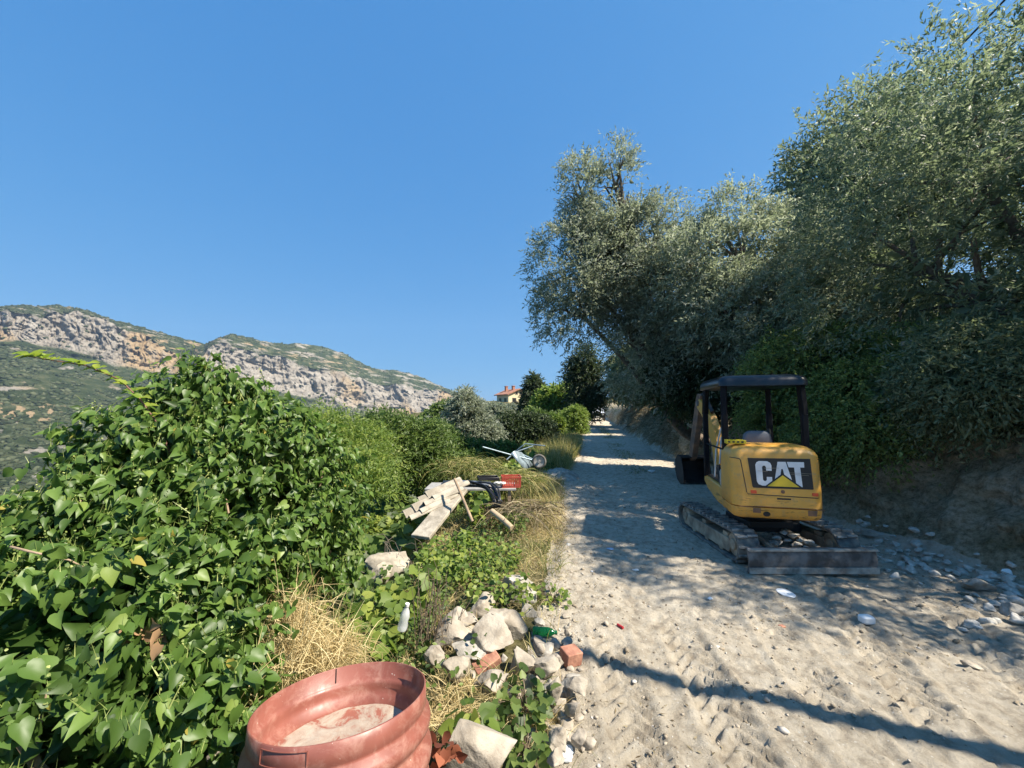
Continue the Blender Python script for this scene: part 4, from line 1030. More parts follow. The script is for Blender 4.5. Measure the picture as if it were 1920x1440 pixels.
# ------------------------------------------------------------------ the excavator
def excavator():
    yel, nt, b = newmat('yellow_paint')
    oc = N(nt, 'ShaderNodeTexCoord').outputs['Object']
    base = ramp(nt, ntex(nt, 2.2, 5, .6, vec=oc), [(.35, (.62, .31, .05)), (.65, (.74, .385, .07))])
    scr = ramp(nt, ntex(nt, 5, 9, .75, vec=oc, stretch=(1, 1, 5), dist=.4), [(.56, (0, 0, 0)), (.61, (1, 1, 1))])
    dirt = ramp(nt, ntex(nt, 16, 9, .75, vec=oc), [(.5, (0, 0, 0)), (.72, (.7, .7, .7))])
    sep = N(nt, 'ShaderNodeSeparateXYZ'); nt.links.new(oc, sep.inputs[0])
    low = N(nt, 'ShaderNodeMapRange'); low.inputs[1].default_value = .85; low.inputs[2].default_value = .5; nt.links.new(sep.outputs[2], low.inputs[0])
    mm = N(nt, 'ShaderNodeMath', operation='MULTIPLY'); nt.links.new(scr, mm.inputs[0]); nt.links.new(low.outputs[0], mm.inputs[1])
    c1 = mixc(nt, dirt, base, (.36, .27, .14)); c2 = mixc(nt, mm.outputs[0], c1, (.07, .045, .02))
    nt.links.new(c2, b.inputs['Base Color']); b.inputs['Roughness'].default_value = .42
    bump(nt, b, ntex(nt, 30, 6, .6, vec=oc), .12, .003)
    blk = simple('black_frame_paint', (.010, .011, .014), .6, .4, 6, spec=.12)
    matb = simple('dull_black', (.02, .02, .02), .6, .3, 10)
    rub = simple('track_rubber', (.075, .075, .075), .85, .5, 12, c2=(.21, .20, .17), bmp=.4)
    stl = simple('blade_steel', (.21, .20, .19), .55, .5, 9, metal=.2, c2=(.085, .078, .072), bmp=.3)
    lugm = simple('dusty_lugs', (.30, .29, .26), .9, .4, 14, c2=(.12, .12, .11), bmp=.4)
    edge = simple('worn_edge', (.50, .45, .38), .6, .4, 9, c2=(.22, .19, .16))
    dst = simple('dusty_steel', (.46, .38, .27), .8, .4, 7, c2=(.22, .17, .12), bmp=.3)
    seat = simple('grey_seat', (.16, .17, .19), .6, .2, 10)
    rust = simple('rusty_steel', (.26, .14, .08), .8, .5, 9, bmp=.4, c2=(.12, .08, .06))
    wht = simple('white_paint', (.72, .73, .74), .45, .12, 6)
    YAW = -R(14)
    root = meta(empty('mini_excavator', (3.06, 5.05, H(3.06, 5.05) - .0)), 'yellow mini excavator with black canopy seen from behind, parked by the clay bank', 'excavator')
    def up(mb, name, mat, parent=root, bevel=0, sm=35, yaw=YAW):
        o = mb.build(name, mat, parent, bevel, sm)
        if parent is root: o.rotation_euler = (0, 0, yaw)
        return o
    # --- crawler tracks
    HL, RW = .60, .155
    def outline(r, n=14, l=HL):
        p = []
        for i in range(n + 1): a_ = -PI / 2 + PI * i / n; p.append((l + r * math.cos(a_), RW + .02 + r * math.sin(a_)))
        for i in range(n + 1): a_ = PI / 2 + PI * i / n; p.append((-l + r * math.cos(a_), RW + .02 + r * math.sin(a_)))
        return p
    for sx in (-1, 1):
        X0 = sx * .535; w2 = .115
        mb = MB(); o1 = outline(RW + .012); o2 = outline(RW - .016); n = len(o1)
        V = []
        for (y, z) in o1: V += [(X0 - w2, y, z), (X0 + w2, y, z)]
        for (y, z) in o2: V += [(X0 - w2, y, z), (X0 + w2, y, z)]
        Fq = []
        for i in range(n):
            j = (i + 1) % n; m2 = 2 * n
            Fq += [(2 * i, 2 * i + 1, 2 * j + 1, 2 * j), (m2 + 2 * i, m2 + 2 * j, m2 + 2 * j + 1, m2 + 2 * i + 1), (2 * i, 2 * j, m2 + 2 * j, m2 + 2 * i), (2 * i + 1, m2 + 2 * i + 1, m2 + 2 * j + 1, 2 * j + 1)]
        mb.add(V, Fq)
        t = up(mb, 'track', rub, bevel=.003, yaw=0); mb = MB()
        per = 4 * HL + 2 * PI * (RW + .012); nl = 36
        for k in range(nl):
            s = per * k / nl; r = RW + .016
            if s < 2 * HL: y, z, a_ = -HL + s, RW + .02 - r, 0
            elif s < 2 * HL + PI * (RW + .012): th = (s - 2 * HL) / (RW + .012); y, z, a_ = HL + r * math.sin(th), RW + .02 - r * math.cos(th), th
            elif s < 4 * HL + PI * (RW + .012): y, z, a_ = HL - (s - 2 * HL - PI * (RW + .012)), RW + .02 + r, PI
            else: th = (s - 4 * HL - PI * (RW + .012)) / (RW + .012); y, z, a_ = -HL - r * math.sin(th), RW + .02 + r * math.cos(th), PI + th
            rot = Matrix.Rotation(a_, 3, 'X')
            off = .012 if k % 2 else -.012
            mb.box((X0 - w2 * .5, y, z), (w2 * .96, .026, .036), rot); mb.box((X0 + w2 * .5, y + off * math.cos(a_), z + off * math.sin(a_)), (w2 * .96, .026, .036), rot)
        up(mb, 'tread', lugm, t, .003)
        mb = MB()
        for yy_ in (-HL, HL):
            mb.lathe([(.03, -.075), (.12, -.07), (.128, -.04), (.128, .04), (.12, .07), (.03, .075)], (X0, yy_, RW + .02), 'x', 28)
            mb.lathe([(.02, -.098), (.055, -.096), (.06, -.06), (.06, .06), (.055, .096), (.02, .098)], (X0, yy_, RW + .02), 'x', 20)
            up(mb, 'sprocket' if yy_ > 0 else 'idler_wheel', dst, t, .002); mb = MB()
        for yy_ in (-.34, 0, .34):
            mb = MB(); mb.lathe([(.02, -.09), (.055, -.085), (.06, 0), (.055, .085), (.02, .09)], (X0, yy_, .085), 'x', 20)
            up(mb, 'roller', dst, t, .002)
        mb = MB(); mb.prism([(-.50, .06), (-.56, .14), (-.50, .215), (.50, .215), (.56, .14), (.50, .06)], lambda p, s_: (X0 + s_, p[0], p[1]), -.085, .085)
        for yy_ in (-.4, .1): mb.box((X0 - sx * 0, yy_, .235), (.13, .10, .05))
        up(mb, 'track_frame', dst, root, .008, yaw=0)
    mb = MB(); mb.box((0, 0, .24), (.86, .42, .10)); mb.box((0, -.05, .30), (.52, .52, .08)); mb.lathe([(.25, .33), (.27, .34), (.27, .46), (.25, .50)], (0, 0, 0), 'z', 32)
    up(mb, 'undercarriage', matb, bevel=.01, yaw=0)
    # --- dozer blade
    mb = MB()
    prof = [(-.965, .02), (-.985, .06), (-1.0, .14), (-.985, .215), (-.965, .265), (-.94, .27), (-.955, .21), (-.97, .14), (-.955, .06), (-.935, .02)]
    mb.prism(prof, lambda p, s_: (s_, p[0] + .03, p[1] - .02), -.66, .64)
    up(mb, 'dozer_blade', stl, bevel=.004, yaw=0)
    mb = MB(); mb.box((-.01, -.968, .035), (1.305, .020, .06)); mb.box((-.01, -.955, .236), (1.30, .04, .022)); up(mb, 'cutting_edge', edge, bevel=.003, yaw=0)
    mb = MB()
    for sx in (-1, 1):
        mb.tube([(sx * .20, -.16, .22), (sx * .24, -.55, .17), (sx * .26, -.92, .14)], [.035, .035, .03], 8)
        mb.prism([(-.92, .04), (-.92, .24), (-.72, .16), (-.72, .10)], lambda p, s_: (sx * .26 + s_, p[0], p[1]), -.012, .012)
    up(mb, 'blade_arm', dst, bevel=.003, yaw=0)
    # --- upper body
    def section(z, hu, v0, v1, r, cu=-.04, n=7):
        p = []
        for (cx_, cy_, a0) in ((cu + hu - r, v1 - r, 0), (cu - hu + r, v1 - r, 90), (cu - hu + r, v0 + r, 180), (cu + hu - r, v0 + r, 270)):
            for i in range(n + 1):
                a_ = R(a0 + 90 * i / n); p.append((cx_ + r * math.cos(a_), cy_ + r * math.sin(a_), z))
        return p
    def loft(mb, secs):
        n = len(secs[0]); V = [q for s_ in secs for q in s_]
        F_ = [tuple(range(n))[::-1], tuple(range((len(secs) - 1) * n, len(secs) * n))]
        for i in range(len(secs) - 1):
            for k in range(n): F_.append((i * n + k, i * n + (k + 1) % n, (i + 1) * n + (k + 1) % n, (i + 1) * n + k))
        return mb.add(V, F_)
    mb = MB()
    loft(mb, [section(.49, .385, -.78, -.30, .07), section(.50, .405, -.815, -.30, .08), section(.53, .425, -.845, -.30, .09), section(.615, .432, -.858, -.30, .10)])
    o = up(mb, 'counterweight', yel, sm=50)
    mb = MB()
    loft(mb, [section(.622, .428, -.850, -.32, .10), section(.628, .434, -.858, -.32, .10), section(.80, .434, -.858, -.32, .10), section(1.12, .428, -.843, -.33, .10), section(1.17, .424, -.835, -.33, .10), section(1.215, .405, -.81, -.34, .10), section(1.25, .37, -.765, -.35, .10),
              section(1.268, .325, -.70, -.36, .10), section(1.275, .26, -.62, -.38, .09)])
    hood = up(mb, 'engine_hood', yel, sm=50)
    def bk(z): return np.interp(z, [.50, .53, .615, .80, 1.12], [-.82, -.845, -.858, -.858, -.843])
    def cu_(cx): return (cx - 775) * .00158 - .04
    def cz_(cy): return 1.27 - (cy - 540) * .0016
    def flat(name, outl, e0, e1, mat, parent=hood, bevel=0):
        mb = MB(); pts = [(cu_(x_), cz_(y_)) for x_, y_ in outl]
        mb.prism(pts, lambda p, s_: (p[0], float(bk(p[1])) - s_, p[1]), e0, e1)
        return mb.build(name, mat, parent, bevel, 35)
    pan = flat('logo_panel', [(603, 624), (976, 620), (984, 812), (980, 817), (630, 819), (624, 812)], -.004, .0025, matb)
    flat('lettering', [(672, 642), (720, 642), (738, 652), (745, 668), (745, 704), (712, 704), (712, 682), (707, 672), (694, 672), (688, 682), (690, 764), (696, 772), (707, 772), (713, 764), (713, 745), (745, 745), (745, 778), (736, 795), (718, 803), (684, 803), (662, 795), (652, 776), (648, 668), (656, 650)], 0, .0042, wht, pan)
    flat('lettering', [(753, 800), (783, 644), (831, 643), (872, 800)], 0, .0042, wht, pan)
    flat('letter_gap', [(803, 690), (811, 690), (818, 727), (796, 728)], .004, .0050, matb, pan)
    flat('lettering', [(838, 643), (938, 642), (938, 677), (914, 677), (921, 803), (886, 803), (879, 678), (847, 678)], 0, .0042, wht, pan)
    flat('letter_gap', [(697, 808), (808, 718), (922, 808)], .004, .0054, matb, pan)
    flat('logo_triangle', [(714, 805), (808, 731), (902, 804)], .005, .0064, simple('logo_yellow', (.72, .50, .03), .5, .1), pan)
    for i_, (xa, ya, xb, yb2) in enumerate([(700, 688, 790, 684), (850, 712, 1003, 716), (858, 722, 960, 727), (660, 706, 720, 710)]):
        flat('scratch', [(xa, ya), (xb, yb2), (xb, yb2 + 1.6), (xa, ya + 1.6)], .0050, .0068, simple('scratch_mark', (.35, .30, .22), .8), pan)
    seam = [(497, 623), (552, 630), (560, 640), (588, 850), (596, 862), (1008, 870), (1016, 860), (1022, 640), (1030, 622)]
    mb = MB(); mb.tube([(cu_(x_), float(bk(cz_(y_))) + (.0 if 540 < x_ < 1015 else .035), cz_(y_)) for x_, y_ in seam], .0045, 6); mb.build('door_seam', matb, hood)
    refm = simple('red_reflector', (.62, .07, .02), .35, .2)
    flat('reflector', [(610, 836), (646, 836), (648, 857), (613, 857)], -.003, .004, refm)
    flat('reflector', [(973, 838), (1008, 838), (1008, 858), (975, 858)], -.003, .004, refm)
    mb = MB(); mb.lathe([(.004, 0), (.016, 0), (.019, -.003), (.019, -.006), (.010, -.007), (.009, -.004), (.003, -.004)], (cu_(804), float(bk(cz_(838))) - .0, cz_(838)), 'y', 20); mb.build('lock', rust, hood)
    flat('latch_slot', [(768, 880), (850, 880), (850, 890), (768, 890)], -.003, .003, matb)
    o_cw = [x for x in root.children if x.name.startswith('counterweight')][0]
    flat('recess', [(622, 950), (670, 952), (670, 985), (622, 985)], -.003, .002, rust, o_cw, .001)
    flat('recess', [(945, 952), (1000, 950), (996, 988), (948, 988)], -.003, .002, rust, o_cw, .001)
    hole = [(705 + 22 * math.cos(t * PI / 12), 990 + 17 * math.sin(t * PI / 12)) for t in range(24)]
    flat('exhaust_hole', hole, -.003, .003, matb, o_cw)
    mb = MB(); mb.tube([(cu_(x_), float(bk(cz_(y_))) - .001, cz_(y_)) for x_, y_ in [(540, 945), (620, 948), (632, 940), (985, 940), (1000, 946), (1040, 946)]], .003, 6); mb.build('lip', rust, o_cw)
    # floor deck with yellow skirt
    mb = MB(); mb.prism([(-.46, .50), (-.46, .72), (-.30, .725), (.55, .735), (.60, .71), (.60, .64), (.40, .57), (-.05, .50)], lambda p, s_: (s_, p[0], p[1]), -.45, .40)
    deck = up(mb, 'deck', yel, bevel=.02)
    mb = MB(); mb.box((-.02, .16, .742), (.80, .72, .012)); mb.build('floor_mat', matb, deck)
    mb = MB(); mb.lathe([(.02, .735), (.058, .738), (.062, .76), (.062, .90), (.05, .93), (.025, .94), (.02, .965)], (-.395, -.28, 0), 'z', 18); mb.build('tank', simple('dirty_white', (.50, .47, .42), .5, .3), deck)
    mb = MB(); rr = random.Random(2)
    for k in range(5):
        x_ = -.42 + .03 * k; mb.tube([(x_, -.26, .70), (x_ - .03, -.20 + .02 * k, .82), (x_ + .02, -.05, .95), (x_ + .05, .02, .80)], .010, 8)
    mb.build('hose', matb, deck)
    # seat and controls
    mb = MB(); loft(mb, [section(.98, .20, -.34, .10, .08, 0), section(1.0, .23, -.36, .13, .09, 0), section(1.06, .23, -.36, .13, .09, 0), section(1.085, .20, -.33, .10, .08, 0)]); mb.box((0, -.12, .87), (.40, .40, .26))
    st_ = up(mb, 'seat', matb, sm=60)
    def bsec(z, hu, vc, th, r): return section(z, hu, vc - th, vc + th, r, -.065, 6)
    mb = MB(); loft(mb, [bsec(1.02, .15, -.33, .045, .04), bsec(1.10, .165, -.345, .055, .05), bsec(1.30, .155, -.375, .052, .048), bsec(1.37, .140, -.38, .047, .044), bsec(1.40, .11, -.382, .032, .03), bsec(1.41, .08, -.383, .02, .018)])
    mb.build('backrest', seat, st_, 0, 60)
    mb = MB(); loft(mb, [section(1.24, .20, -.36, -.10, .10, -.10), section(1.34, .18, -.36, -.12, .09, -.10), section(1.40, .13, -.34, -.14, .06, -.10)]); 
    mb = MB(); mb.box((-.27, -.06, 1.06), (.10, .42, .16)); mb.box((.27, -.06, 1.06), (.10, .42, .16)); mb.build('armrest', matb, st_, .02)
    for sx in (-1, 1):
        mb = MB(); mb.tube([(sx * .27, .12, 1.1), (sx * .28, .17, 1.25), (sx * .26, .19, 1.33)], [.012, .01, .01], 10); mb.lathe([(.012, 1.31), (.022, 1.32), (.026, 1.37), (.016, 1.41)], (sx * .26, .19, 0), 'z', 14); up(mb, 'joystick', matb)
        mb = MB(); mb.tube([(sx * .07, .42, .74), (sx * .07, .46, .95), (sx * .10, .40, 1.18)], [.011] * 3, 8); mb.lathe([(.01, 1.17), (.02, 1.18), (.02, 1.27), (.01, 1.28)], (sx * .10, .40, 0), 'z', 12); up(mb, 'travel_lever', matb)
    mb = MB(); mb.tube([(-.38, .30, .74), (-.37, .22, 1.12), (-.33, .10, 1.42)], [.011, .011, .009], 8); mb.tube([(-.36, .10, .95), (-.34, .06, 1.30), (-.27, -.02, 1.24)], [.010, .010, .009], 8)
    up(mb, 'safety_lever', wht)
    mb = MB(); mb.box((cu_(562), -.66, 1.296), (.20, .10, .042)); tb = up(mb, 'toolbox', simple('yellow_sticker', (.75, .55, .02), .5, .15), bevel=.004)
    mb = MB()
    for k in range(4): mb.box((cu_(562) - .075 + k * .045, -.7125, 1.296), (.022, .003, .018))
    mb.build('warning_mark', matb, tb)
    # --- canopy
    mb = MB()
    rp = .026
    def post(u, v, zt, v2=None, u2=None): mb.tube([(u, v, .72), (u, v, 1.5), (u2 or u, v2 or v, zt)], rp, 10)
    posts = [(-.425, -.45, .0), (.405, -.45, .0), (-.425, .52, 0), (.385, .52, 0)]
    for (u, v, _) in posts:
        mb = MB(); a_ = .02 if u < 0 else -.02
        pts = [(u, v, .73 if v > 0 else (1.05 if u > 0 else .74)), (u, v, 1.6), (u + a_ * .6, v + (.03 if v < 0 else -.03), 1.98), (u + a_ * 1.6, v + (.07 if v < 0 else -.07), 2.04)]
        P = []
        for i in range(3):
            p0, p1 = Vector(pts[i]), Vector(pts[i + 1]); c_ = (p0 + p1) / 2; d_ = p1 - p0
            rot = d_.to_track_quat('Z', 'Y').to_matrix(); mb.box(c_, (.066, .066, d_.length + .02), rot)
        up(mb, 'canopy_post', blk, bevel=.01)
    mb = MB()
    def rsec(z, hu, v0, v1): return section(z, hu, v0, v1, .09, -.01, 6)
    loft(mb, [rsec(1.935, .462, -.515, .61), rsec(1.94, .470, -.525, .62), rsec(1.99, .470, -.525, .62), rsec(2.03, .460, -.505, .605), rsec(2.060, .435, -.465, .565), rsec(2.075, .37, -.39, .49), rsec(2.080, .20, -.20, .30)])
    ro = up(mb, 'canopy_roof', simple('canopy_paint', (.008, .013, .022), .3, .35, 5, spec=.5), sm=60)
    mb = MB()
    for k in range(5): mb.box((-.01 + (k - 2) * .15, .05, 2.083), (.03, .8, .008))
    mb.build('roof_rib', blk, ro, .002)
    mb = MB(); mb.box((-.01, -.45, 1.24), (.84, .05, .06)); up(mb, 'canopy_rail', blk, bevel=.008)
    mb = MB(); mb.tube([(-.425, .52, 1.18), (-.425, -.42, 1.18)], .012, 8); up(mb, 'handrail', blk)
    # --- boom, stick, bucket (swung slightly left)
    A = Vector((-.16, .74, 0)); SW = R(9)
    def bp(p, s_):      # p = (distance forward of swing pin, z), s_ lateral
        return (A.x + s_ * math.cos(SW) - p[0] * math.sin(SW), A.y + p[0] * math.cos(SW) + s_ * math.sin(SW), p[1])
    mb = MB(); mb.prism([(-.20, .50), (-.20, .70), (.02, .86), (.12, .82), (.12, .50)], bp, -.10, .10); sb = up(mb, 'swing_post', matb, bevel=.01)
    bo = [(.0, .62), (.14, .60), (.20, .90), (.26, 1.15), (.40, 1.38), (.62, 1.58), (.80, 1.70), (.78, 1.80), (.70, 1.84), (.50, 1.74), (.25, 1.52), (.10, 1.28), (.02, .95)]
    mb = MB(); mb.prism(bo, bp, -.055, .055); bm1 = up(mb, 'boom', yel, bevel=.008)
    mb = MB(); mb.lathe([(.01, -.075), (.045, -.075), (.05, -.06), (.05, .06), (.045, .075), (.01, .075)], (0, 0, 0), 'x', 18)
    o = mb.build('pivot_pin', stl, bm1); o.location = bp((.74, 1.77), 0); o.rotation_euler = (0, 0, SW)
    mb = MB(); mb.tube([bp((.13, .66), 0), bp((.33, 1.0), 0)], .034, 12); mb.tube([bp((.33, 1.0), 0), bp((.44, 1.36), 0)], .018, 10); up(mb, 'hydraulic_cylinder', stl)
    mb = MB(); mb.tube([bp((.30, 1.62), .0), bp((.55, 1.86), 0), bp((.70, 1.92), 0)], [.030, .030, .018], 12); up(mb, 'hydraulic_cylinder', matb)
    mb = MB(); mb.prism([(.66, 1.90), (.80, 1.93), (.90, 1.76), (1.14, 1.20), (1.28, .80), (1.22, .76), (1.12, .82), (.92, 1.26), (.74, 1.66)], bp, -.045, .045); stk = up(mb, 'stick', rust, bevel=.006)
    mb = MB(); mb.tube([bp((.95, 1.55), -.02), bp((1.22, 1.02), -.02)], .022, 10); up(mb, 'hydraulic_cylinder', stl)
    mb = MB()
    bo2 = [(1.12, .84), (1.30, .86), (1.42, .76), (1.44, .58), (1.34, .42), (1.16, .36), (1.00, .40), (.985, .42), (1.16, .385), (1.32, .45), (1.415, .59), (1.395, .74), (1.29, .835), (1.13, .815)]
    mb.prism(bo2, bp, -.235, .235)
    for s_ in (-.235, .225):
        mb.prism([(1.12, .84), (1.30, .86), (1.42, .76), (1.44, .58), (1.34, .42), (1.16, .36), (1.00, .40), (1.02, .60)], lambda p, q: bp(p, s_ + q), 0, .012)
    for k in range(4):
        mb.prism([(1.01, .425), (.90, .44), (1.01, .395)], lambda p, q: bp(p, -.20 + k * .125 + q), -.02, .02)
    up(mb, 'bucket', matb, bevel=.003)
    # lens of earth and stone between the tracks
    return root
exc = excavator()
G_DZ = 'stones heaped behind the dozer blade of the excavator'
rr = random.Random(6)
for k in range(44):
    x_ = rr.uniform(2.72, 3.45); y_ = rr.uniform(4.25, 4.62); s = rr.uniform(.025, .065)
    rock(800 + k, (x_, y_, H(x_, y_) + .05 + s * .5 + .22 * max(0, 1 - abs(x_ - 3.1) / .42) * (k % 3) / 2), (s * 1.3, s, s * .7), 'lump of grey stone heaped behind the dozer blade of the excavator', G_DZ, 'rubble' if k % 3 else 'rock', rr.uniform(0, 3), .2)

# ------------------------------------------------------------------ junk and debris
def oriented(mb, name, mat, loc, rot, label, cat, bevel=0, group=None):
    o = mb.build(name, mat, None, bevel); o.location = loc; o.rotation_euler = rot; return meta(o, label, cat, group)
def brick(px, py, s, rz_, tilt, label, sz=(.11, .075, .06), group=None, mat='brick'):
    c = gp(px, py); mb = MB(); mb.box((0, 0, 0), sz)
    o = oriented(mb, 'brick', M[mat], c + Vector((0, 0, sz[2] * .5)), (tilt, .1, rz_), label, 'brick', .006, group)
    return o
brick(1070, 1248, 1, .5, .12, 'broken square pink brick lying at the edge of the track', (.12, .10, .085))
brick(1640, 1010, 1, -.5, .1, 'long grey stone offcut at the foot of the bank behind the dozer blade', (.28, .07, .06), None, 'rock2')
c = at(912, 1243, 2.62); mb = MB(); mb.box((0, 0, 0), (.17, .09, .055)); oriented(mb, 'brick', M['brick'], c, (.3, -.35, .5), 'broken terracotta brick wedged between the white and cream stones', 'brick', .006)
brick(1466, 1172, 1, .3, 0, 'small crumbled piece of orange brick lying on the shaded track', (.05, .035, .02))
# plastic and paper litter
def blob(name, label, cat, px, py, size, seed, mat, lift=.5, cut=(.5, .8), crumple=.0, **kw):
    v = rockverts(seed, size, True, planes=kw.get('planes', 8), cut=cut, rough=.05 + crumple)
    if kw.get('boxy'):
        v = np.sign(ICO) * np.abs(ICO) ** .45; v = v * (1 + .07 * fbm(ICO[:, 0] * 2, ICO[:, 1] * 2, ICO[:, 2] * 2, seed, 4))[:, None] * np.array(size)
    o = mesh_np(name, v, ICF, mat, None, None, 60); o.location = gp(px, py) + Vector((0, 0, size[2] * lift)); return meta(o, label, cat)
foam = simple('white_foam', (.82, .82, .80), .8, .05, 30, bmp=.3)
blob('foam_chunk', 'chunk of white foam lying on the sunlit track', 'foam', 1625, 1168, (.05, .036, .028), 5, foam, .8, boxy=True)
blob('paper_plate', 'flattened white disc of foam in the shade in front of the dozer blade', 'litter', 1473, 1117, (.052, .07, .007), 6, foam, 1.2, (.95, 1.1), planes=2)
blob('paper_scrap', 'small white scrap on the shaded track left of the disc', 'litter', 1331, 1125, (.022, .018, .012), 7, foam, .8)
blob('paper_scrap', 'thin pale shard lying nearest below the small white scrap', 'litter', 1341, 1216, (.026, .014, .004), 8, foam, 1.2)
blob('paper_scrap', 'bright white scrap at the foot of the bank near the right frame edge', 'litter', 1890, 1082, (.045, .03, .03), 9, foam, .8)
blob('paper_scrap', 'crumpled bluish wrapper in the verge where the weeds meet the track', 'litter', 1192, 1065, (.03, .02, .012), 10, foam, .8)
blob('paper_scrap', 'whitish scrap lying in the mid distance near the dug bank beside the bucket', 'litter', 1222, 886, (.10, .09, .03), 12, foam, .8)
blob('paper_scrap', 'pale blue crumpled wrapper on the shaded track nearest the weeds', 'litter', 1145, 1030, (.045, .02, .012), 14, simple('pale_blue_wrapper', (.35, .50, .68), .5), .8)
blob('paper_scrap', 'small white scrap at the left edge of the track above the boulder', 'litter', 1066, 1022, (.03, .022, .012), 15, foam, .8)
blob('paper_scrap', 'tiny white scrap left of the crumpled bluish wrapper on the shaded track', 'litter', 1110, 1072, (.02, .012, .008), 16, foam, .8)
mb = MB(); mb.lathe([(.002, -.03), (.009, -.029), (.010, -.02), (.010, .028), (.002, .03)], n=14, axis='x')
oriented(mb, 'plastic_tube', simple('red_plastic_tube', (.45, .02, .03), .4), gp(1163, 1174) + Vector((0, 0, .01)), (0, 0, -1.0), 'little red plastic tube lying on the shaded track', 'litter')
def glassmat(name, c, rough=.08):
    m, nt, b = newmat(name); b.inputs['Base Color'].default_value = c + (1,); b.inputs['Roughness'].default_value = rough
    b.inputs['Transmission Weight'].default_value = .75; b.inputs['IOR'].default_value = 1.3; return m
bt = meta(empty('green_bottle', gp(1022, 1200) + Vector((0, 0, .032))), 'green plastic bottle lying beside the rubble heap', 'bottle'); bt.rotation_euler = (0, 0, -.15)
mb = MB(); mb.lathe([(.004, -.09), (.026, -.088), (.031, -.08), (.031, -.05), (.028, -.045), (.031, -.04), (.031, .02), (.026, .045), (.014, .065), (.011, .075)], n=22, axis='x'); mb.build('body', glassmat('green_pet', (.02, .28, .10)), bt, 0, 50)
mb = MB(); mb.lathe([(.002, .074), (.014, .074), (.014, .088), (.002, .09)], n=16, axis='x'); mb.build('cap', simple('green_cap', (.02, .16, .06), .4), bt)
pm, nt, b = newmat('clear_plastic'); b.inputs['Base Color'].default_value = (.75, .78, .78, 1); b.inputs['Roughness'].default_value = .25; b.inputs['Alpha'].default_value = .6
bt = meta(empty('clear_bottle', at(758, 1160, 2.75)), 'crushed clear plastic bottle standing among the brambles', 'bottle'); bt.rotation_euler = (.1, .22, 0)
mb = MB(); mb.lathe([(.004, -.075), (.03, -.074), (.034, -.05), (.028, -.01), (.033, .02), (.024, .055), (.012, .08), (.011, .092)], n=18); mb.build('body', pm, bt, 0, 50)
mb = MB(); mb.lathe([(.002, .09), (.014, .09), (.014, .106), (.002, .107)], n=14); mb.build('cap', M['white'], bt)
blob('plastic_bag', 'crumpled clear plastic bag at the bottom edge beside the track', 'bag', 1052, 1428, (.075, .05, .03), 21, pm, .8, (.4, .75), .35, planes=14)
rngq = np.random.default_rng(66); c = np.array(at(835, 1408, 1.62)); P = c + rngq.normal(size=(16, 3)) * np.array([.03, .02, .015])
v, f, r = leaves(P, rngq.normal(size=(16, 3)), rngq.normal(size=(16, 3)) + np.array([0, -1, .6]), .045, .045, 'vine', rngq)
meta(mesh_np('withered_leaves', v, f, M['red_leaf'], None, r), 'curled dark red dead leaves right beside the barrel', 'dead leaves')

# cream slab, stacked tiles, black hoses, red crate
def bar(mb, a_, b2, w_, t_, up_=Vector((0, 0, 1))):
    a_, b2 = Vector(a_), Vector(b2); d = (b2 - a_); l = d.length; q = d.to_track_quat('Y', 'Z').to_matrix(); return mb.box((a_ + b2) / 2, (w_, l, t_), q)
mb = MB(); bar(mb, at(862, 918, 5.9), at(788, 1008, 4.9), .26, .05)
meta(mb.build('concrete_slab', M['concrete'], None, .01), 'long cream concrete slab leaning down the slope below the junk table', 'slab')
def halftile(seed, px, py, Yd, rz_, label, rl=.3):
    mb = MB(); pts = []
    n = 12
    prof = [(-.16 + .32 * i / n, .035 * math.sin(PI * 2 * i / n * 1.5)) for i in range(n + 1)]
    prof2 = prof + [(x_, z_ - .014) for x_, z_ in prof[::-1]]
    mb.prism(prof2, lambda p, s_: (p[0], s_, p[1]), -rl, rl)
    return oriented(mb, 'roof_tile', M['concrete'], at(px, py, Yd), (.25, .1, rz_), label, 'roofing sheet', 0, 'stacked pale roofing sheets beside the cream slab')
halftile(1, 800, 950, 5.5, -.9, 'lowest pale roofing sheet of the stack beside the cream slab')
halftile(2, 815, 938, 5.6, -.8, 'second pale roofing sheet from the bottom of the stack beside the cream slab')
halftile(3, 826, 926, 5.7, -.95, 'third pale roofing sheet in the stack beside the cream slab')
halftile(4, 838, 915, 5.8, -.85, 'topmost pale roofing sheet of the stack beside the cream slab')
tb = meta(empty('junk_table', (at(885, 915, 6.6).x, 6.6, float(terrain(-.6, 6.6)))), 'low makeshift table of grey boards carrying the hoses and the crate', 'table')
zt = at(885, 912, 6.6).z - tb.location.z
mb = MB(); mb.box((-.0, 0, zt), (1.45, .55, .03)); mb.build('board', simple('grey_board', (.34, .33, .31), .8, .3, 8), tb, .004)
for sx in (-1, 1):
    for sy in (-1, 1): mb = MB(); mb.box((sx * .62, sy * .22, zt / 2 - .01), (.05, .05, max(zt, .1) - .01)); mb.build('leg', M['wood'], tb)
TZ = tb.location.z + zt + .015
def onT(px, Yd): d = ray(px, 900); return Vector((d[0] * Yd, Yd, TZ))
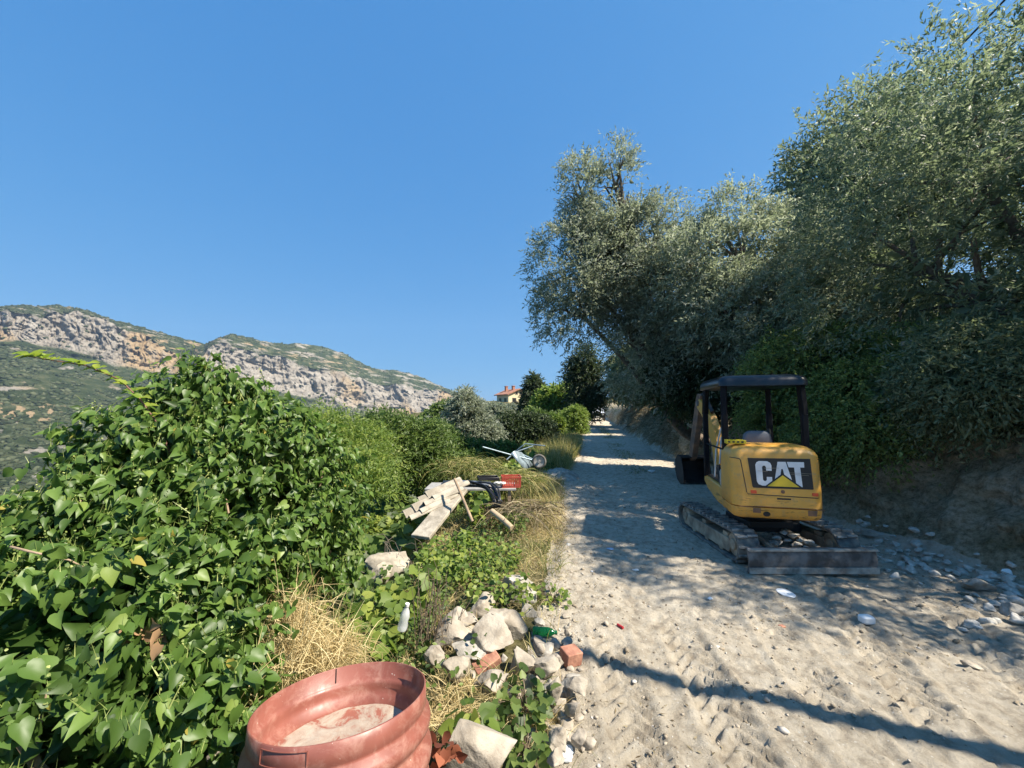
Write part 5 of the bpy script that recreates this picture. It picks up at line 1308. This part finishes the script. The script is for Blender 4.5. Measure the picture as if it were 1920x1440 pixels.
# loose panels
for i, (px, Yd, rz_, sz, mt, lb) in enumerate([(858, 6.7, .1, (.5, .28, .02), 'black', 'black plastic panel lying at the left end of the junk table'), (885, 6.55, -.1, (.6, .22, .02), 'steel', 'bright metal panel lying across the middle of the junk table'), (915, 6.75, .25, (.35, .2, .05), 'black', 'black plastic tray on the junk table left of the red crate')]):
    mb = MB(); mb.box((0, 0, 0), sz)
    if i == 2: mb = MB(); mb.box((0, 0, -.02), (.35, .2, .01)); mb.box((0, .1, 0), (.35, .01, .05)); mb.box((0, -.1, 0), (.35, .01, .05)); mb.box((.17, 0, 0), (.01, .2, .05)); mb.box((-.17, 0, 0), (.01, .2, .05))
    oriented(mb, 'metal_sheet' if i == 1 else 'plastic_sheet', M[mt], onT(px, Yd) + Vector((0, 0, .014 + .03 * i + sz[2] / 2)), (.04, .03, rz_), lb, 'panel', .004)
cr = meta(empty('red_crate', onT(958, 6.5) + Vector((0, 0, .002))), 'red plastic crate with vertical slots on the right end of the junk table', 'crate'); cr.rotation_euler = (0, 0, .1)
redc = simple('crate_red', (.42, .07, .04), .55, .2)
mb = MB(); mb.box((0, 0, .01), (.30, .22, .02))
for k in range(11):
    mb.box((-.145 + .029 * k, -.108, .085), (.014, .008, .13)); mb.box((-.145 + .029 * k, .108, .085), (.014, .008, .13))
for k in range(8): mb.box((-.148, -.10 + .0285 * k, .085), (.008, .014, .13)); mb.box((.148, -.10 + .0285 * k, .085), (.008, .014, .13))
mb.build('basket', redc, cr)
mb = MB(); mb.box((0, -.112, .16), (.312, .012, .03)); mb.box((0, .112, .16), (.312, .012, .03)); mb.box((-.152, 0, .16), (.012, .22, .03)); mb.box((.152, 0, .16), (.012, .22, .03)); mb.build('rim', redc, cr, .002)
v = rockverts(45, (.12, .08, .05), True, rough=.25); o = mesh_np('plastic_sack', v, ICF, simple('sack', (.62, .60, .55), .7), None, None, 60); o.location = onT(932, 6.4) + Vector((0, 0, .06)); meta(o, 'crumpled whitish sack lying left of the red crate', 'sack')
mb = MB(); rr = random.Random(9)
for k in range(9):
    c0 = at(885 + rr.uniform(-14, 14), 905 + rr.uniform(-4, 6), 6.1); c1 = at(918 + rr.uniform(-10, 10), 912 + rr.uniform(-6, 6), 5.9); c2 = at(936 + rr.uniform(-7, 7), 948 + rr.uniform(-8, 8), 5.6); c3 = at(915 + rr.uniform(-12, 12), 955 + rr.uniform(-4, 6), 5.7)
    pts = []
    for i in range(13):
        t = i / 12 * 3; s_ = min(int(t), 2); u = t - s_; C = [c0, c1, c2, c3]
        pm_ = [C[max(s_ - 1, 0)], C[s_], C[s_ + 1], C[min(s_ + 2, 3)]]
        pts.append(.5 * ((2 * pm_[1]) + (pm_[2] - pm_[0]) * u + (2 * pm_[0] - 5 * pm_[1] + 4 * pm_[2] - pm_[3]) * u * u + (3 * pm_[1] - pm_[0] - 3 * pm_[2] + pm_[3]) * u ** 3))
    mb.tube(pts, .012, 8)
meta(mb.build('hose_bundle', M['black'], None, 0, 60), 'bundle of black hoses drooping off the junk table', 'hoses')
mb = MB(); mb.tube([at(852, 898, 5.5), at(866, 930, 5.3), at(886, 978, 5.1)], [.016, .018, .020], 8); meta(mb.build('wooden_stick', M['wood'], None, 0, 60), 'thin wooden stick leaning across the cream slab', 'stick')
mb = MB(); mb.tube([at(922, 958, 5.3), at(940, 972, 5.15), at(960, 990, 5.0)], [.035, .038, .034], 12); meta(mb.build('short_log', simple('cut_wood', (.50, .38, .24), .85, .3, 9), None, 0, 60), 'short peeled log lying in the dry grass below the hoses', 'log')
# pale shed roofs among the bushes
for (px, py, Yd, w_, lb) in ((775, 842, 11.5, .5, 'small pale sheet metal offcut among the bushes, left of the wider one'), (808, 841, 11, .75, 'wide pale sheet of roofing lying among the bushes beyond the cream slab')):
    mb = MB(); n = 24; pr = [(-w_ / 2 + w_ * i / n, .012 * math.sin(i * 1.57)) for i in range(n + 1)]; mb.prism(pr + [(x_, z_ - .006) for x_, z_ in pr[::-1]], lambda p, s_: (p[0], s_, p[1]), -.4, .4)
    oriented(mb, 'roofing_sheet', M['concrete'], at(px, py, Yd), (.2, .1, .3), lb, 'roofing sheet')
# heap of cut palm-like branches
rngb = np.random.default_rng(78)
def heap(px, py, Yd, n, w_, h_, lab, mat, seed):
    rng = np.random.default_rng(seed); c = at(px, py, Yd); t = meta(empty('brush_heap', (c.x, c.y, c.z)), lab, 'brush heap')
    a_ = rng.uniform(0, 2 * PI, n); P = np.stack([rng.normal(0, w_ * .25, n), rng.normal(0, w_ * .25, n), rng.random(n) * h_], 1)
    D = np.stack([np.cos(a_) + P[:, 0] * .8, np.sin(a_) * .7, rng.random(n) * .7], 1)
    v, f, r = blades(P, D, rng.uniform(.3, .8, n), .012, rng.uniform(.6, 1.3, n), rng)
    mesh_np('branches', v, f, M[mat], t, r)
heap(882, 880, 9, 900, 1.3, .22, 'heap of cut drooping branches behind the junk table', 'weed', 1)
heap(985, 955, 5.6, 200, .8, .05, 'low heap of dry weeds at the track edge right of the hoses', 'brown', 2)
heap(960, 905, 7.6, 900, .9, .2, 'low heap of weeds just behind the red crate', 'weed', 3)

# gravel heap beside the track
def gravelheap():
    c = gp(1052, 893); g = np.linspace(-1, 1, 60); GX, GY = np.meshgrid(g, g); rr_ = np.hypot(GX, GY)
    wx, wy = .48, .75
    x_, y_ = c.x + GX * wx, c.y + GY * wy
    h_ = .26 * np.clip(1 - rr_ ** 1.3, -.1, 1) * (1 + .5 * fbm(x_ * 3, y_ * 3, 0, 6, 3)) + .03 * fbm(x_ * 12, y_ * 12, 0, 7, 3) * (rr_ < 1)
    z_ = terrain(x_, y_) + h_ - .015
    V3 = np.stack([x_ - c.x, y_ - c.y, z_ - c.z], -1).reshape(-1, 3); id_ = np.arange(3600).reshape(60, 60)
    F3 = np.stack([id_[:-1, :-1], id_[:-1, 1:], id_[1:, 1:], id_[1:, :-1]], -1).reshape(-1, 4)
    o = mesh_np('gravel_heap', V3, F3, M['rock2'], None, None, 180); o.location = c; meta(o, 'low heap of pale gravel on the left edge of the track', 'gravel heap')
gravelheap()
# overturned wheelbarrow
def wheelbarrow():
    c = at(985, 862, 8.4); root = meta(empty('wheelbarrow', c), 'overturned wheelbarrow with its wheel in the air beside the gravel heap', 'wheelbarrow')
    blue = simple('blue_grey_steel', (.30, .38, .42), .45, .35, 7, metal=.4)
    L_ = lambda px, py, Yd=8.4: at(px, py, Yd) - c
    mb = MB()
    V = [L_(958, 850, 8.2), L_(975, 853, 8.7), L_(1000, 872, 8.7), L_(985, 882, 8.2), L_(965, 845, 8.3), L_(978, 848, 8.6), L_(994, 864, 8.6), L_(984, 870, 8.3)]
    mb.add(V, [(0, 1, 5, 4), (1, 2, 6, 5), (2, 3, 7, 6), (3, 0, 4, 7), (4, 5, 6, 7)]); o = mb.build('tray', blue, root); o.modifiers.new('t', 'SOLIDIFY').thickness = .008
    mb = MB(); mb.tube([L_(905, 838, 8.2), L_(955, 852, 8.3), L_(1008, 865, 8.4)], .016, 8); mb.tube([L_(1000, 836, 8.9), L_(965, 848, 8.8), L_(950, 862, 8.7)], .014, 8); mb.tube([L_(965, 848, 8.8), L_(985, 832, 8.7), L_(1022, 836, 8.6)], .014, 8)
    mb.tube([L_(975, 850, 8.6), L_(1010, 866, 8.5)], .014, 8)
    mb.build('frame', blue, root, 0, 60)
    q = Matrix.Rotation(R(20), 3, 'Z')
    wl = empty('wheel'); 
    col.objects.unlink(wl); bpy.data.objects.remove(wl)
    mb = MB(); r_ = .145
    pr = [(r_ - .045 + .0 * i, 0) for i in range(1)]
    ring = [(r_ - .02 + .026 * math.cos(t * PI / 6), .030 * math.sin(t * PI / 6)) for t in range(12)]
    mb.lathe(ring, (0, 0, 0), 'y', 32, True)
    ty = mb.build('tyre', simple('dusty_tyre', (.16, .15, .13), .9, .4, 12), root, 0, 60); ty.location = L_(1011, 865, 8.35); ty.rotation_euler = (0, 0, R(-12))
    mb = MB(); mb.lathe([(.01, -.04), (.03, -.04), (.03, -.012), (r_ - .05, -.022), (r_ - .038, -.026), (r_ - .038, .026), (r_ - .05, .022), (.03, .012), (.03, .04), (.01, .04)], (0, 0, 0), 'y', 28)
    mb.build('rim', simple('pale_rim', (.42, .40, .36), .6, .3), ty, 0, 40)
wheelbarrow()
# thick grey log jutting from the bank
mb = MB(); mb.tube([at(1575, 694, 6.6), at(1620, 687, 6.3), at(1668, 683, 6.1), at(1720, 668, 6.3)], [.085, .10, .11, .10], 14); meta(mb.build('mossy_log', simple('mossy_grey', (.20, .21, .17), .9, .4, 8, bmp=.6), None, 0, 60), 'thick mossy grey log jutting out of the bank above the excavator at right', 'log')
mb = MB(); mb.tube([at(1690, 645, 5.6), at(1760, 636, 5.6), at(1845, 618, 5.7)], [.035, .05, .045], 10); meta(mb.build('pale_branch', simple('pale_bark', (.32, .31, .28), .9, .3), None, 0, 60), 'pale bare branch lying in the foliage above the mossy log', 'branch')

# ------------------------------------------------------------------ car, houses, poles
def car():
    X0, Y0 = 8.75, 41.0; z = float(terrain(X0, Y0)); root = meta(empty('parked_car', (X0, Y0, z), R(-10)), 'small dark car parked at the far end of the track with a bright windscreen', 'car')
    pnt = simple('dark_car_paint', (.02, .022, .03), .25, .2); gl = simple('glass_painted_reflection', (.75, .80, .84), .25, .1)  # pale glass colour stands in for the reflection on the windscreen
    side = [(0, .28), (.0, .70), (.10, .80), (.95, .94), (1.55, 1.42), (2.9, 1.46), (3.6, 1.0), (3.9, .9), (3.95, .3)]
    mb = MB(); mb.prism(side, lambda p, s_: (s_, p[0] - 2, p[1]), -.82, .82); bd = mb.build('body', pnt, root, .06)
    mb = MB(); mb.prism([(.08, .802), (.10, .83), (.93, .965), (.95, .945)], lambda p, s_: (s_, p[0] - 2.0, p[1]), -.74, .74); mb.build('bonnet_sheen', simple('painted_hood_reflection', (.60, .62, .64), .3, .1), root)  # pale slab over the dark hood, its reflection painted in
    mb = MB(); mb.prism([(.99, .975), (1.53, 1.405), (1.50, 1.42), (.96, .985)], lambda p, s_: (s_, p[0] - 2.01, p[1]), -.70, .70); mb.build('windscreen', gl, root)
    for sx in (-1, 1):
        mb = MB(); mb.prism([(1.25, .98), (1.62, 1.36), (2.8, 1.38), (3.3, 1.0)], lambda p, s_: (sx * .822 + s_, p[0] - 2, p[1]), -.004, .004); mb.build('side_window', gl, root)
        mb = MB(); mb.lathe([(.02, -.02), (.09, -.01), (.10, .02)], (sx * .6, -2.0, .66), 'y', 16); mb.build('headlight', M['white'], root)
        for yy in (-1.3, 1.25): 
            mb = MB(); mb.lathe([(.05, -.09), (.28, -.09), (.31, -.05), (.31, .05), (.28, .09), (.05, .09)], (sx * .76, yy, .31), 'x', 24); mb.build('wheel', M['black'], root, 0, 40)
    mb = MB(); mb.box((0, -2.01, .42), (.5, .02, .11)); mb.build('number_plate', M['white'], root)
car()
def house(name, label, loc, rz_, w_, d_, h_, rh, wall, roofc, wins=True):
    root = meta(empty(name, loc, rz_), label, 'house')
    mb = MB(); mb.prism([(-w_ / 2, -3), (-w_ / 2, h_), (0, h_ + rh), (w_ / 2, h_), (w_ / 2, -3)], lambda p, s_: (p[0], s_, p[1]), -d_ / 2, d_ / 2); mb.build('wall', wall, root)
    e = .55; sl = rh / (w_ / 2)
    mb = MB()
    for s in (-1, 1):
        mb.prism([(0, h_ + rh + .03), (0, h_ + rh + .25), (s * (w_ / 2 + e), h_ - e * sl + .25), (s * (w_ / 2 + e), h_ - e * sl + .03)], lambda p, q: (p[0], q, p[1]), -d_ / 2 - e, d_ / 2 + e)
    rf = mb.build('roof', roofc, root)
    for (x_, y_) in ((-1.1, 1.2), (-.4, -1.0)):
        mb = MB(); mb.box((x_, y_, h_ + rh + .1), (.6, .6, 1.5)); mb.box((x_, y_, h_ + rh + .95), (.8, .8, .14)); mb.build('chimney', M['brick'], rf)
    if wins:
        for (x_, z_) in ((-w_ * .22, h_ - 1.6), (w_ * .22, h_ - 1.6), (-.6, h_ + .35), (.6, h_ + .35)):
            sz = (1.0, 1.4) if z_ < h_ else (.6, .6)
            mb = MB(); mb.box((x_, -d_ / 2 - .02, z_), (sz[0] + .25, .06, sz[1] + .25)); f_ = mb.build('window', M['concrete'], root)
            mb = MB(); mb.box((x_, -d_ / 2 - .045, z_), (sz[0], .03, sz[1])); mb.build('pane', M['black'], f_)
        for y_ in (-d_ * .25, d_ * .2):
            mb = MB(); mb.box((-w_ / 2 - .02, y_, h_ - 1.6), (.06, 1.2, 1.6)); f_ = mb.build('window', M['concrete'], root)
            mb = MB(); mb.box((-w_ / 2 - .045, y_, h_ - 1.6), (.03, 1.0, 1.4)); mb.build('pane', simple('green_shutter', (.05, .10, .06), .6), f_)
tile = simple('terracotta_tiles', (.40, .19, .12), .85, .35, 1.2, bmp=.3)
hp = at(961, 757, 98)
house('farmhouse', 'yellow farmhouse with a red tiled roof on the hilltop beyond the track', (hp.x, hp.y, hp.z - 1.2), R(32), 5.8, 5.6, 3.4, 1.2, simple('yellow_render', (.66, .57, .36), .9, .15, .6), tile)
hp = at(818, 784, 75)
house('low_cottage', 'small distant cottage of which an orange roof corner shows above the bushes', (hp.x, hp.y, hp.z - 1.3), R(-20), 3.6, 4.2, 1.6, .9, simple('grey_render', (.42, .38, .34), .9, .2, .8), tile, False)
mb = MB(); p = at(806, 790, 60); mb.tube([p - Vector((0, 0, 2)), p + Vector((0, 0, 2.4))], [.07, .05], 8); mb.box(p + Vector((0, 0, 2.2)), (.7, .06, .06)); meta(mb.build('utility_pole', M['wood'], None), 'thin distant pole in front of the cliffs left of the cottage', 'pole')
mb = MB(); p = gp(1094, 792); p = at(1094, 786, 30); mb.tube([(p.x, p.y, float(terrain(p.x, p.y)) - .1), (p.x, p.y, float(terrain(p.x, p.y)) + 1.2)], .04, 8); mb.box((p.x, p.y, float(terrain(p.x, p.y)) + 1.22), (.12, .12, .05)); meta(mb.build('fence_post', M['wood'], None), 'short wooden post at the left side of the far track near the car', 'post')
# the pole whose shadow crosses the foreground, and its cable
pz = float(terrain(5.9, .50)); root = meta(empty('wooden_pole', (5.9, .50, pz)), 'wooden utility pole on the bank casting the long shadow band over the track', 'pole')
mb = MB(); mb.tube([(0, 0, -.3), (0, 0, 2.5), (0, 0, 6.3)], [.085, .075, .06], 16); mb.build('shaft', M['wood'], root, 0, 60)
mb = MB(); mb.tube([(0, 0, 6.0), (.22, 0, 6.05), (.22, 0, 6.15)], .012, 8); mb.lathe([(.01, 6.12), (.03, 6.14), (.035, 6.2), (.02, 6.25)], (.22, 0, 0), 'z', 14); mb.build('insulator', M['white'], root, 0, 40)
mb = MB(); a_ = Vector((6.12, .50, pz + 6.2)); e_ = Vector((9.4, 11.0, 9.0)); mb.tube([a_, Vector((7.64, 6, 7.92)), Vector((7.93, 6.8, 8.02)), e_], .016, 8); meta(mb.build('overhead_cable', M['black'], None, 0, 60), 'thick black overhead cable crossing the sky at the top right corner', 'cable')

# ------------------------------------------------------------------ haze
mh = bpy.data.materials.new('haze'); mh.use_nodes = True; nt = mh.node_tree
nt.nodes.remove(nt.nodes['Principled BSDF'])
pv = nt.nodes.new('ShaderNodeVolumePrincipled'); pv.inputs['Color'].default_value = (.55, .75, 1.0, 1); pv.inputs['Density'].default_value = .00010; pv.inputs['Anisotropy'].default_value = .2
nt.links.new(pv.outputs[0], nt.nodes['Material Output'].inputs['Volume'])
mb = MB(); mb.box((0, 1300, 150), (8000, 3400, 1000)); meta(mb.build('haze', mh, None), 'thin blue summer haze over the valley', 'haze', kind='stuff')
